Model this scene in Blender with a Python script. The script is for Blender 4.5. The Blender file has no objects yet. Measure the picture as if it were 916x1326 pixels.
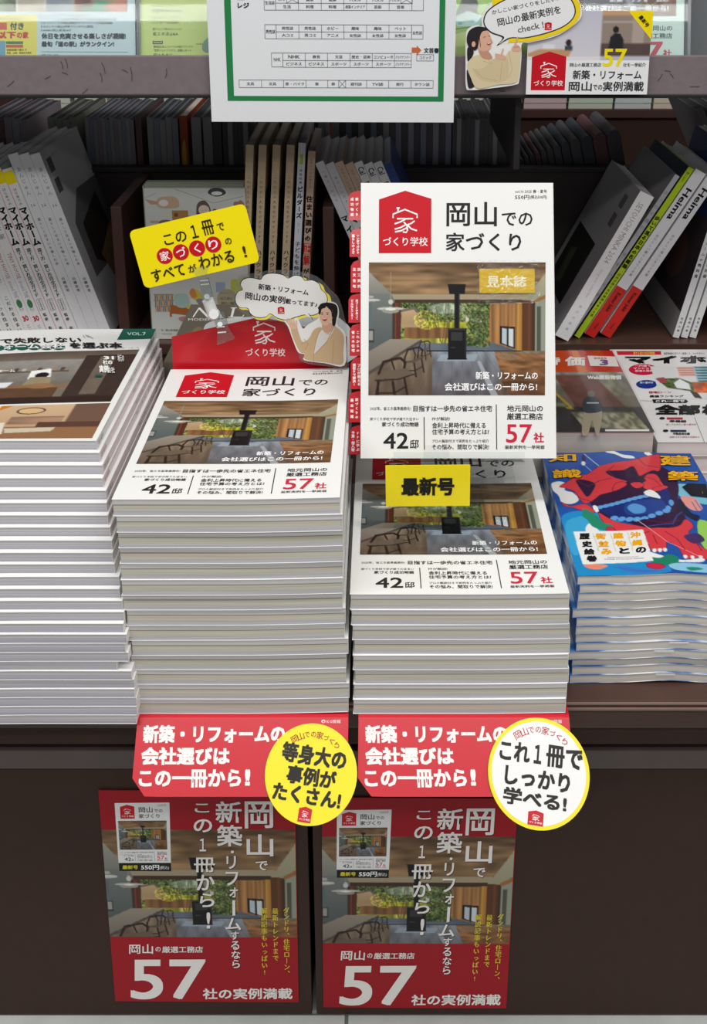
import bpy, bmesh, math, random
import numpy as np
from mathutils import Vector, Matrix
from mathutils.geometry import tessellate_polygon
random.seed(7); RNG = np.random.default_rng(11)
SC = bpy.context.scene; COL = SC.collection
R = math.radians
# ------------------------------------------------------------------ camera, world, lights, exposure
ZC = 1.222; PITCH = 16.83; FPX = 1421.0; PPX, PPY = 494.0, 311.0     # photo is a crop: the lens axis sits off its middle
CT, ST = math.cos(R(PITCH)), math.sin(R(PITCH))
cd = bpy.data.cameras.new('camera'); cam = bpy.data.objects.new('camera', cd); COL.objects.link(cam)
cam.location = (0, 0, ZC); cam.rotation_euler = (R(90 - PITCH), 0, 0)
cd.sensor_fit = 'VERTICAL'; cd.sensor_height = 36; cd.sensor_width = 36 * 916 / 1326
cd.lens = FPX / 1326 * 36; cd.shift_x = (458 - PPX) / 1326; cd.shift_y = (PPY - 663) / 1326; cd.clip_start = .02
SC.camera = cam
wd = bpy.data.worlds.new('shop_air'); SC.world = wd; wd.use_nodes = True
wd.node_tree.nodes['Background'].inputs[0].default_value = (.93, .96, 1, 1)
wd.node_tree.nodes['Background'].inputs[1].default_value = .13
def area(name, loc, sx, sy, power, rot=(0, 0, 0), col=(1, .985, .96)):
    l = bpy.data.lights.new(name, 'AREA'); l.shape = 'RECTANGLE'; l.size = sx; l.size_y = sy; l.energy = power; l.color = col
    o = bpy.data.objects.new(name, l); COL.objects.link(o); o.location = loc; o.rotation_euler = rot; return o
for i, yy in enumerate((-2.6, -1.1, .35)):
    area('ceiling_tube', (0, yy, 2.75), 4.6, .22, (36, 48, 60)[i])
area('ceiling_tube', (0, 3.4, 2.75), 4.6, .22, 3)
SC.view_settings.view_transform = 'Standard'; SC.view_settings.look = 'None'
SC.view_settings.gamma = 1; SC.view_settings.use_curve_mapping = False; SC.view_settings.exposure = 0.0

# ------------------------------------------------------------------ pixel <-> world (photo of 916 x 1326)
def at(px, py, y=None, h=None):
    t = (py - PPY) / FPX; dy = CT - ST * t; dh = ST + CT * t
    k = y / dy if y is not None else h / dh
    return Vector(((px - PPX) / FPX * k, dy * k, ZC - dh * k))
def proj(p):
    x, y, h = p[0], p[1], ZC - p[2]
    zc = y * CT + h * ST
    return (PPX + FPX * x / zc, PPY + FPX * (h * CT - y * ST) / zc)

# ------------------------------------------------------------------ materials
def lin(c):
    c = np.asarray(c, float) / 255.0
    return np.where(c <= .04045, c / 12.92, ((c + .055) / 1.055) ** 2.4)
def mat(name, col, rough=.5, bump=0, bscale=200, var=0, spec=.5, coat=0, stretch=None):
    m = bpy.data.materials.new(name); m.use_nodes = True; nt = m.node_tree; b = nt.nodes['Principled BSDF']
    c = tuple(lin(col)) + (1,)
    b.inputs['Base Color'].default_value = c; b.inputs['Roughness'].default_value = rough
    b.inputs['Specular IOR Level'].default_value = spec; b.inputs['Coat Weight'].default_value = coat
    if bump or var:
        tc = nt.nodes.new('ShaderNodeTexCoord'); mp = nt.nodes.new('ShaderNodeMapping'); n = nt.nodes.new('ShaderNodeTexNoise')
        nt.links.new(tc.outputs['Object'], mp.inputs[0]); nt.links.new(mp.outputs[0], n.inputs['Vector'])
        mp.inputs['Scale'].default_value = stretch or (1, 1, 1)
        n.inputs['Scale'].default_value = bscale; n.inputs['Detail'].default_value = 4
        if var:
            r = nt.nodes.new('ShaderNodeMapRange'); nt.links.new(n.outputs[0], r.inputs[0])
            r.inputs[1].default_value = .3; r.inputs[2].default_value = .7; r.inputs[3].default_value = 1 - var; r.inputs[4].default_value = 1 + var
            mx = nt.nodes.new('ShaderNodeVectorMath'); mx.operation = 'SCALE'; mx.inputs[0].default_value = c[:3]
            nt.links.new(r.outputs[0], mx.inputs['Scale']); nt.links.new(mx.outputs[0], b.inputs['Base Color'])
        if bump:
            bp = nt.nodes.new('ShaderNodeBump'); bp.inputs['Strength'].default_value = bump; bp.inputs['Distance'].default_value = .001
            nt.links.new(n.outputs[0], bp.inputs['Height']); nt.links.new(bp.outputs[0], b.inputs['Normal'])
    return m
def ink_mat(name, rough, coat=0, spec=.4):
    m = bpy.data.materials.new(name); m.use_nodes = True; nt = m.node_tree; b = nt.nodes['Principled BSDF']
    a = nt.nodes.new('ShaderNodeAttribute'); a.attribute_name = 'Col'
    nt.links.new(a.outputs['Color'], b.inputs['Base Color'])
    b.inputs['Roughness'].default_value = rough; b.inputs['Coat Weight'].default_value = coat; b.inputs['Coat Roughness'].default_value = .12
    b.inputs['Specular IOR Level'].default_value = spec
    return m
def pages_mat(name, stops, streak=.10):
    # cut paper edges: bands that follow the leaves (attribute lz runs 0..1 through the thickness)
    m = bpy.data.materials.new(name); m.use_nodes = True; nt = m.node_tree; b = nt.nodes['Principled BSDF']
    a = nt.nodes.new('ShaderNodeAttribute'); a.attribute_name = 'lz'
    rp = nt.nodes.new('ShaderNodeValToRGB'); nt.links.new(a.outputs['Fac'], rp.inputs[0])
    el = rp.color_ramp.elements
    while len(el) < len(stops): el.new(.5)
    for e, (p, c) in zip(el, stops): e.position = p; e.color = tuple(lin(c)) + (1,)
    tc = nt.nodes.new('ShaderNodeTexCoord'); oi = nt.nodes.new('ShaderNodeObjectInfo')
    sp = nt.nodes.new('ShaderNodeSeparateXYZ'); nt.links.new(tc.outputs['Object'], sp.inputs[0])
    cb = nt.nodes.new('ShaderNodeCombineXYZ')
    for i, k in ((0, 4.0), (1, 4.0)):
        q = nt.nodes.new('ShaderNodeMath'); q.operation = 'MULTIPLY'; q.inputs[1].default_value = k
        nt.links.new(sp.outputs[i], q.inputs[0]); nt.links.new(q.outputs[0], cb.inputs[i])
    q = nt.nodes.new('ShaderNodeMath'); q.operation = 'MULTIPLY'; q.inputs[1].default_value = 11
    q2 = nt.nodes.new('ShaderNodeMath'); q2.operation = 'MULTIPLY_ADD'; q2.inputs[1].default_value = 90
    nt.links.new(a.outputs['Fac'], q.inputs[0]); nt.links.new(oi.outputs['Random'], q2.inputs[0]); nt.links.new(q.outputs[0], q2.inputs[2])
    nt.links.new(q2.outputs[0], cb.inputs[2])
    n = nt.nodes.new('ShaderNodeTexNoise'); n.inputs['Scale'].default_value = 1; n.inputs['Detail'].default_value = 3; n.inputs['Roughness'].default_value = .7
    nt.links.new(cb.outputs[0], n.inputs['Vector'])
    r = nt.nodes.new('ShaderNodeMapRange'); nt.links.new(n.outputs[0], r.inputs[0])
    r.inputs[1].default_value = .3; r.inputs[2].default_value = .65; r.inputs[3].default_value = 1 - streak; r.inputs[4].default_value = 1 + streak * .3
    mx = nt.nodes.new('ShaderNodeVectorMath'); mx.operation = 'SCALE'
    nt.links.new(rp.outputs[0], mx.inputs[0]); nt.links.new(r.outputs[0], mx.inputs['Scale']); nt.links.new(mx.outputs[0], b.inputs['Base Color'])
    b.inputs['Roughness'].default_value = .75; b.inputs['Specular IOR Level'].default_value = .2
    return m
def clear_mat(name, tint=(.96, .97, .97), rough=.04, fres=1.35, haze=0, bump=0):
    m = bpy.data.materials.new(name); m.use_nodes = True; nt = m.node_tree
    nt.nodes.remove(nt.nodes['Principled BSDF']); out = nt.nodes['Material Output']
    t = nt.nodes.new('ShaderNodeBsdfTransparent'); t.inputs[0].default_value = (*tint, 1)
    g = nt.nodes.new('ShaderNodeBsdfGlossy'); g.inputs['Roughness'].default_value = rough
    f = nt.nodes.new('ShaderNodeFresnel'); f.inputs[0].default_value = fres
    ge = nt.nodes.new('ShaderNodeNewGeometry'); mu = nt.nodes.new('ShaderNodeMath'); mu.operation = 'SUBTRACT'; mu.use_clamp = True
    nt.links.new(f.outputs[0], mu.inputs[0]); nt.links.new(ge.outputs['Backfacing'], mu.inputs[1])
    mx = nt.nodes.new('ShaderNodeMixShader'); nt.links.new(mu.outputs[0], mx.inputs[0]); nt.links.new(t.outputs[0], mx.inputs[1]); nt.links.new(g.outputs[0], mx.inputs[2])
    last = mx
    if haze:
        d = nt.nodes.new('ShaderNodeBsdfDiffuse'); d.inputs[0].default_value = (.8, .82, .84, 1)
        m2 = nt.nodes.new('ShaderNodeMixShader'); m2.inputs[0].default_value = haze
        nt.links.new(mx.outputs[0], m2.inputs[1]); nt.links.new(d.outputs[0], m2.inputs[2]); last = m2
    nt.links.new(last.outputs[0], out.inputs[0])
    if bump:
        n = nt.nodes.new('ShaderNodeTexNoise'); n.inputs['Scale'].default_value = bump; n.inputs['Detail'].default_value = 3; tc = nt.nodes.new('ShaderNodeTexCoord'); nt.links.new(tc.outputs['Object'], n.inputs['Vector'])
        bp = nt.nodes.new('ShaderNodeBump'); bp.inputs['Strength'].default_value = 1; bp.inputs['Distance'].default_value = .004; nt.links.new(n.outputs[0], bp.inputs['Height']); nt.links.new(bp.outputs[0], g.inputs['Normal'])
    return m
INK = ink_mat('print_satin', .42, 0, .22); INKG = ink_mat('print_gloss', .22, .3); INKM = ink_mat('print_matte', .7, 0, .2)
WHITE = mat('white_cover_paper', (238, 238, 236), .35); OFFW = mat('greyish_cover_paper', (222, 222, 224), .4)
M_CAB = mat('dark_brown_laminate', (58, 39, 32), .5, .25, 60, .06, .2)
M_STAGE = mat('brown_stage_laminate', (78, 54, 46), .38, .15, 30, .08, .5, 0, (1, 1, 8))
M_NOSE = mat('highlight_brown_edge', (128, 104, 94), .3)  # lighter brown: the highlight along the stage edge is put into the colour
M_RAIL = mat('grey_brown_rail', (84, 72, 70), .45, .2, 40, .06)
M_BAR = mat('scuffed_mauve_bar', (120, 108, 112), .5, .35, 90, .07)
M_DARK = mat('black_steel', (26, 23, 24), .5, .2, 90)
M_DIV = mat('red_brown_divider', (72, 44, 38), .5, .2, 60, .08)
P_A = pages_mat('pages_house', [(0, (160, 160, 166)), (.06, (200, 198, 204)), (.26, (204, 202, 204)), (.36, (212, 206, 190)), (.60, (208, 200, 184)), (.645, (124, 118, 114)), (.69, (212, 210, 210)), (.96, (224, 222, 220))], .22)
P_C = pages_mat('pages_lilac', [(0, (120, 118, 130)), (.12, (176, 174, 186)), (.46, (200, 197, 202)), (.50, (172, 170, 184)), (.56, (206, 203, 206)), (.9, (210, 207, 209)), (1, (150, 148, 160))], .16)
P_D = pages_mat('pages_plain', [(0, (196, 190, 184)), (.5, (214, 208, 200)), (1, (200, 195, 190))], .08)
P_G = pages_mat('pages_grey', [(0, (196, 190, 180)), (.5, (206, 200, 190)), (1, (190, 184, 178))], .08)
P_K = pages_mat('pages_pink', [(0, (226, 206, 204)), (.5, (232, 222, 220)), (1, (218, 200, 202))], .08)
ACRYL = clear_mat('clear_acrylic'); FILM = clear_mat('laminate_film', (.9, .91, .92), .08, 1.3, .05)
POCKET = clear_mat('pocket_plastic', (.96, .98, .98), .02, 1.5, .03)

# ------------------------------------------------------------------ object helpers
def tag(o, label=None, cat=None, group=None, kind=None):
    if label: o['label'] = label
    if cat: o['category'] = cat
    if group: o['group'] = group
    if kind: o['kind'] = kind
    return o
def mesh_of(name, V, F, mats, fm=None, smooth=False):
    me = bpy.data.meshes.new(name); me.from_pydata([tuple(v) for v in V], [], F); me.validate()
    for m in (mats if isinstance(mats, (list, tuple)) else [mats]): me.materials.append(m)
    if fm: me.polygons.foreach_set('material_index', fm)
    if smooth: me.polygons.foreach_set('use_smooth', [True] * len(me.polygons))
    me.update(); return me
def link(name, data, parent=None, loc=None, mtx=None):
    o = bpy.data.objects.new(name, data); COL.objects.link(o)
    if parent: o.parent = parent
    if loc is not None: o.location = loc
    if mtx is not None: o.matrix_local = mtx
    return o
def thing(name, label, cat, loc=(0, 0, 0), rot=(0, 0, 0), group=None):
    o = bpy.data.objects.new(name, None); COL.objects.link(o); o.location = loc; o.rotation_euler = rot; o.empty_display_size = .02
    return tag(o, label, cat, group)
def box(x0, x1, y0, y1, z0, z1):
    return ([(x0, y0, z0), (x1, y0, z0), (x1, y1, z0), (x0, y1, z0), (x0, y0, z1), (x1, y0, z1), (x1, y1, z1), (x0, y1, z1)],
            [(0, 3, 2, 1), (4, 5, 6, 7), (0, 1, 5, 4), (1, 2, 6, 5), (2, 3, 7, 6), (3, 0, 4, 7)])
def bevel_box(name, x0, x1, y0, y1, z0, z1, m, bev=.0012, parent=None):
    bm = bmesh.new(); V, F = box(x0, x1, y0, y1, z0, z1); vs = [bm.verts.new(v) for v in V]
    for f in F: bm.faces.new([vs[i] for i in f])
    if bev: bmesh.ops.bevel(bm, geom=bm.edges[:], offset=bev, segments=2, profile=.6, affect='EDGES')
    me = bpy.data.meshes.new(name); bm.to_mesh(me); bm.free(); me.materials.append(m)
    return link(name, me, parent)
def struct(name, *a, **k):
    o = bevel_box(name, *a, **k); o['kind'] = 'structure'; return o
def join(*parts):
    V, F, n = [], [], 0
    for v, f in parts:
        V += list(v); F += [tuple(i + n for i in q) for q in f]; n = len(V)
    return V, F
def prism(pts, z0, z1):           # closed slab from a 2D outline
    n = len(pts); V = [(x, y, z0) for x, y in pts] + [(x, y, z1) for x, y in pts]
    tri = tessellate_polygon([[Vector((x, y, 0)) for x, y in pts]])
    F = [(a, b, c) for a, b, c in tri]; F2 = [(a + n, c + n, b + n) for a, b, c in tri]
    sides = [(i, (i + 1) % n, (i + 1) % n + n, i + n) for i in range(n)]
    me = F + F2 + sides
    return V, me
def fix(me):
    bm = bmesh.new(); bm.from_mesh(me); bmesh.ops.recalc_face_normals(bm, faces=bm.faces[:]); bm.to_mesh(me); bm.free(); return me
def spline(pts, n=6, closed=True):
    out = []; m = len(pts)
    for i in range(m if closed else m - 1):
        g = lambda k: np.array(pts[k % m] if closed else pts[min(max(k, 0), m - 1)], float)
        p0, p1, p2, p3 = g(i - 1), g(i), g(i + 1), g(i + 2)
        for j in range(n):
            t = j / n
            out.append(tuple(.5 * ((2 * p1) + (-p0 + p2) * t + (2 * p0 - 5 * p1 + 4 * p2 - p3) * t * t + (-p0 + 3 * p1 - 3 * p2 + p3) * t ** 3)))
    if not closed: out.append(tuple(pts[-1]))
    return out

# ------------------------------------------------------------------ glyphs (Blender's own font) turned into flat ink
_tc = bpy.data.curves.new('lettering', 'FONT'); _to = bpy.data.objects.new('lettering', _tc); COL.objects.link(_to)
_gc = {}
def glyphs(s, bold=0, res=2):
    k = (s, bold, res)
    if k not in _gc:
        _tc.body = s; _tc.resolution_u = res
        m = _to.to_mesh(); n = len(m.vertices); co = np.empty(n * 3); m.vertices.foreach_get('co', co)
        F = [tuple(p.vertices) for p in m.polygons]; _to.to_mesh_clear()
        G = co.reshape(-1, 3)[:, :2].copy()
        if bold:      # heavier weight: the same outline struck again slightly shifted
            b = bold * .8; offs = [(b, b), (-b, -b), (b, -b), (-b, b)] if res > 1 or bold > .03 else [(b, 0), (-b, 0)]
            if bold > .03: offs.append((0, 0))
            F = [tuple(i + j * n for i in f) for j in range(len(offs)) for f in F]; G = np.vstack([G + o for o in offs])
        G = np.c_[G, np.repeat(np.arange(len(G) // n), n)] if n else np.zeros((0, 3))
        _gc[k] = (G, F)
    return _gc[k]
def homog(q, w, h):
    A, b = [], []
    for (x, y), (u, v) in zip(q, ((0, 0), (w, 0), (w, -h), (0, -h))):
        A.append([x, y, 1, 0, 0, 0, -u * x, -u * y]); b.append(u); A.append([0, 0, 0, x, y, 1, -v * x, -v * y]); b.append(v)
    s = np.linalg.solve(np.array(A, float), np.array(b, float)); return np.append(s, 1).reshape(3, 3)
class Print:
    """flat print on a sheet: local origin top left, x right, y down the sheet negative; src = where the sheet's corners lie in the drawing frame"""
    def __init__(s, w, h, src=None, step=1.2e-5, warp=None):
        s.w, s.h = w, h; s.n = 0; s.step = max(step, 3e-5) if warp else step; s.z = 2e-4; s.base = None; s.warp = warp; s.rotm = None
        s.V, s.C, s.F = [], [], []
        if src is None: src = (0, 0, w * 1000, h * 1000)
        if len(src) == 4 and not hasattr(src[0], '__len__'):
            a, b, c, d = src; src = ((a, b), (c, b), (c, d), (a, d))
        s.H = homog(src, w, h)
    def mp(s, P):
        P = np.asarray(P, float).reshape(-1, 2)
        if s.rotm is not None:
            a, cx, cy = s.rotm; d = P - (cx, cy); ca, sa = math.cos(a), math.sin(a)
            P = np.stack([cx + d[:, 0] * ca - d[:, 1] * sa, cy + d[:, 0] * sa + d[:, 1] * ca], 1)
        q = np.c_[P, np.ones(len(P))] @ s.H.T
        return q[:, :2] / q[:, 2:]
    def rot(s, deg=None, cx=0, cy=0): s.rotm = None if deg is None else (R(deg), cx, cy)
    def add(s, xy, F, col, cols=None, lay_=None):
        if s.base is not None: s.z = s.base
        s.z += s.step; k = s.n; xy = np.asarray(xy, float)
        z = np.full((len(xy), 1), s.z)
        if lay_ is not None: z[:, 0] += np.asarray(lay_) * 5e-6; s.z += 2e-5
        s.V.append(np.hstack([xy, z])); s.F += [tuple(i + k for i in f) for f in F]; s.n += len(xy)
        s.C.append(lin(cols) if cols is not None else np.tile(lin(col), (len(xy), 1)))
    def poly(s, pts, col):
        q = s.mp(pts); tri = tessellate_polygon([[Vector((a, b, 0)) for a, b in q]])
        F = []
        for a, b, c in tri:
            cr = (q[b][0] - q[a][0]) * (q[c][1] - q[a][1]) - (q[b][1] - q[a][1]) * (q[c][0] - q[a][0])
            F.append((a, b, c) if cr > 0 else (a, c, b))
        s.add(q, F, col)
    def rect(s, x0, y0, x1, y1, col, nx=1, ny=1):
        if s.warp and nx == 1: nx = 14
        X, Y = np.meshgrid(np.linspace(x0, x1, nx + 1), np.linspace(y0, y1, ny + 1))
        q = s.mp(np.stack([X.ravel(), Y.ravel()], 1)); W = nx + 1
        F = [(j * W + i, (j + 1) * W + i, (j + 1) * W + i + 1, j * W + i + 1) for j in range(ny) for i in range(nx)]
        s.add(q, F, col)
    def smooth(s, pts, col, n=5): s.poly(spline(pts, n), col)
    def ell(s, cx, cy, rx, ry, col, n=28, a=0):
        ca, sa = math.cos(R(a)), math.sin(R(a))
        s.poly([(cx + rx * math.cos(t) * ca - ry * math.sin(t) * sa, cy + rx * math.cos(t) * sa + ry * math.sin(t) * ca) for t in np.linspace(0, 2 * math.pi, n, endpoint=False)], col)
    def line(s, pts, wd, col, closed=False):
        pts = [np.array(p, float) for p in pts]
        if closed: pts.append(pts[0])
        L, Rr = [], []
        for i, p in enumerate(pts):
            d = (pts[min(i + 1, len(pts) - 1)] - pts[max(i - 1, 0)]); d = d / (np.linalg.norm(d) + 1e-9); nrm = np.array((-d[1], d[0])) * wd / 2
            L.append(p + nrm); Rr.append(p - nrm)
        q = s.mp(np.array(L + Rr)); m = len(pts); F = []
        for i in range(m - 1):
            f = (i, i + 1, m + i + 1, m + i); a, b, c = q[f[0]], q[f[1]], q[f[2]]
            cr = (b[0] - a[0]) * (c[1] - a[1]) - (b[1] - a[1]) * (c[0] - a[0]); F.append(f if cr > 0 else f[::-1])
        s.add(q, F, col)
    def frame(s, x0, y0, x1, y1, wd, col): s.line([(x0, y0), (x1, y0)], wd, col); s.line([(x1, y0), (x1, y1)], wd, col); s.line([(x1, y1), (x0, y1)], wd, col); s.line([(x0, y1), (x0, y0)], wd, col)
    def _fit(s, G, F, x0, y0, x1, y1, col, turn=0):
        g = G[:, :2].copy()
        if turn: g = np.stack([g[:, 1], -g[:, 0]], 1)
        a, b = g.min(0), g.max(0); u = (g - a) / np.maximum(b - a, 1e-6)
        P = np.stack([x0 + u[:, 0] * (x1 - x0), y1 - u[:, 1] * (y1 - y0)], 1)
        s.add(s.mp(P), F, col, lay_=G[:, 2])
    def text(s, t, x0, y0, x1, y1, col=(35, 32, 34), bold=0, res=2, turn=0):
        G, F = glyphs(t, bold, res); s._fit(G, F, x0, y0, x1, y1, col, turn)
    def vtext(s, t, xc, y0, y1, size, col=(35, 32, 34), bold=0, res=1, aspect=1.0):
        n = len(t); st = (y1 - y0) / n
        for i, ch in enumerate(t):
            if ch == ' ': continue
            G3, F = glyphs(ch, bold, res); G = G3[:, :2]; g = G - (.5, .38)
            if ch in 'ー-()「」~…': g = np.stack([g[:, 1], -g[:, 0]], 1)
            if ch in '、。': g = g + (.6, .55)
            if ch in 'ォョッァっゃょ': g = g + (.08, .05)
            if ord(ch) < 128: g = G - ((G[:, 0].min() + G[:, 0].max()) / 2, .36)
            P = np.stack([xc + g[:, 0] * size * aspect, y0 + (i + .5) * st - g[:, 1] * size], 1)
            s.add(s.mp(P), F, col, lay_=G3[:, 2])
    def grid(s, img, quad, umap=None):
        H, W = img.shape[:2]; u = np.linspace(0, 1, W); v = np.linspace(0, 1, H); U, Vv = np.meshgrid(u, v)
        q = np.array(quad, float) if hasattr(quad[0], '__len__') else np.array([(quad[0], quad[1]), (quad[2], quad[1]), (quad[2], quad[3]), (quad[0], quad[3])], float)
        hm = np.linalg.inv(homog([tuple(p) for p in q], 1, 1)); P = np.stack([U.ravel(), -Vv.ravel(), np.ones(U.size)], 1) @ hm.T; P = P[:, :2] / P[:, 2:]
        xy = s.mp(P); idx = np.arange(H * W).reshape(H, W)
        F = np.stack([idx[:-1, :-1].ravel(), idx[1:, :-1].ravel(), idx[1:, 1:].ravel(), idx[:-1, 1:].ravel()], 1)
        s.add(xy, [tuple(f) for f in F.tolist()], None, img.reshape(-1, 3))
    def embed(s, o, quad):
        q = np.array(quad, float); hm = np.linalg.inv(homog([tuple(p) for p in q], o.w, o.h))
        V = np.vstack(o.V); C = np.vstack(o.C); P = np.c_[V[:, :2], np.ones(len(V))] @ hm.T; P = P[:, :2] / P[:, 2:]
        zz = V[:, 2]; xy = s.mp(P); k = s.n; s.z += s.step
        z = s.z + (zz - zz.min()) ; s.z = z.max()
        s.V.append(np.c_[xy, z]); s.C.append(C); s.F += [tuple(i + k for i in f) for f in o.F]; s.n += len(V)
    def mesh(s, name, m=None):
        V = np.vstack(s.V); C = np.vstack(s.C)
        if s.warp: V[:, 2] += s.warp(V[:, 0], V[:, 1] + s.h)
        me = bpy.data.meshes.new(name); lt = np.array([len(f) for f in s.F]); lv = np.concatenate([np.array(f) for f in s.F]) if len(s.F) < 3000 else np.fromiter((i for f in s.F for i in f), int)
        me.vertices.add(len(V)); me.vertices.foreach_set('co', V.ravel().astype(np.float32))
        me.loops.add(len(lv)); me.loops.foreach_set('vertex_index', lv.astype(np.int32))
        me.polygons.add(len(lt)); me.polygons.foreach_set('loop_start', np.concatenate([[0], np.cumsum(lt)[:-1]]).astype(np.int32))
        me.update(calc_edges=True)
        ca = me.color_attributes.new('Col', 'FLOAT_COLOR', 'POINT'); ca.data.foreach_set('color', np.c_[C, np.ones(len(C))].ravel().astype(np.float32))
        me.materials.append(m or INK); return me
def lay(x, y, z):      # print on an upward cover: origin at the cover's back left corner
    return Matrix.Translation((x, y, z))
def upright(x, y, z):  # print on a face looking towards the viewer
    return Matrix.Translation((x, y, z)) @ Matrix.Rotation(R(90), 4, 'X')
def face_left(x, y, z):  # print on a face looking to -x: sheet x runs from back to front
    return Matrix.Translation((x, y, z)) @ Matrix(((0, 0, -1, 0), (-1, 0, 0, 0), (0, 1, 0, 0), (0, 0, 0, 1)))
def face_right(x, y, z):
    return Matrix.Translation((x, y, z)) @ Matrix(((0, 0, 1, 0), (1, 0, 0, 0), (0, 1, 0, 0), (0, 0, 0, 1)))

# ------------------------------------------------------------------ painted pictures (numbers only), used as coloured fine grids
def vnoise(h, w, ch, cw, seed=0):
    r = np.random.default_rng(seed).random((ch + 2, cw + 2)); y = np.linspace(0, ch, h); x = np.linspace(0, cw, w)
    yi, xi = y.astype(int), x.astype(int); fy, fx = (y - yi)[:, None], (x - xi)[None]
    a = r[np.ix_(yi, xi)]; b = r[np.ix_(yi, xi + 1)]; c = r[np.ix_(yi + 1, xi)]; d = r[np.ix_(yi + 1, xi + 1)]
    return (a * (1 - fx) + b * fx) * (1 - fy) + (c * (1 - fx) + d * fx) * fy
class Img:
    def __init__(s, src, W, H, bg=(128, 128, 128), ss=2):
        s.x0, s.y0, s.x1, s.y1 = src; s.W, s.H, s.ss = W * ss, H * ss, ss
        s.a = np.tile(np.array(bg, float), (s.H, s.W, 1))
        s.X, s.Y = np.meshgrid(s.x0 + (np.arange(s.W) + .5) / s.W * (s.x1 - s.x0), s.y0 + (np.arange(s.H) + .5) / s.H * (s.y1 - s.y0)); s.k = 0
    def mask(s, pts):
        m = np.zeros(s.X.shape, bool); n = len(pts)
        for i in range(n):
            (xa, ya), (xb, yb) = pts[i], pts[(i + 1) % n]
            if ya == yb: continue
            m ^= ((s.Y >= min(ya, yb)) & (s.Y < max(ya, yb)) & (s.X < xa + (s.Y - ya) * (xb - xa) / (yb - ya)))
        return m
    def fill(s, m, c, c2=None, cells=None, amt=0, horiz=True, op=1):
        s.k += 1; col = np.array(c, float)
        if c2 is not None:
            ys = np.where(m.any(1))[0]; xs = np.where(m.any(0))[0]
            if len(ys) == 0: return
            t = (np.arange(s.H) - ys[0]) / max(1, ys[-1] - ys[0]) if horiz else (np.arange(s.W) - xs[0]) / max(1, xs[-1] - xs[0])
            t = np.clip(t, 0, 1); t = t[:, None, None] if horiz else t[None, :, None]
            col = col + (np.array(c2, float) - col) * t; col = np.broadcast_to(col, s.a.shape)
        else: col = np.broadcast_to(col, s.a.shape)
        if cells: col = col * (1 + amt * (vnoise(s.H, s.W, *cells, seed=s.k) - .5)[..., None] * 2)
        s.a[m] = s.a[m] * (1 - op) + col[m] * op
    def poly(s, pts, c, **k): s.fill(s.mask(pts), c, **k)
    def rect(s, a, b, c, d, col, **k): s.fill((s.X >= a) & (s.X < c) & (s.Y >= b) & (s.Y < d), col, **k)
    def ell(s, cx, cy, rx, ry, c, **k): s.fill(((s.X - cx) / rx) ** 2 + ((s.Y - cy) / ry) ** 2 < 1, c, **k)
    def line(s, pts, w, c, **k):
        for (xa, ya), (xb, yb) in zip(pts, pts[1:]):
            dx, dy = xb - xa, yb - ya; L = dx * dx + dy * dy + 1e-9; t = np.clip(((s.X - xa) * dx + (s.Y - ya) * dy) / L, 0, 1)
            s.fill((s.X - xa - t * dx) ** 2 + (s.Y - ya - t * dy) ** 2 < (w / 2) ** 2, c, **k)
    def out(s):
        a = s.a.reshape(s.H // s.ss, s.ss, s.W // s.ss, s.ss, 3).mean((1, 3)); return np.clip(a, 0, 255)
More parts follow.
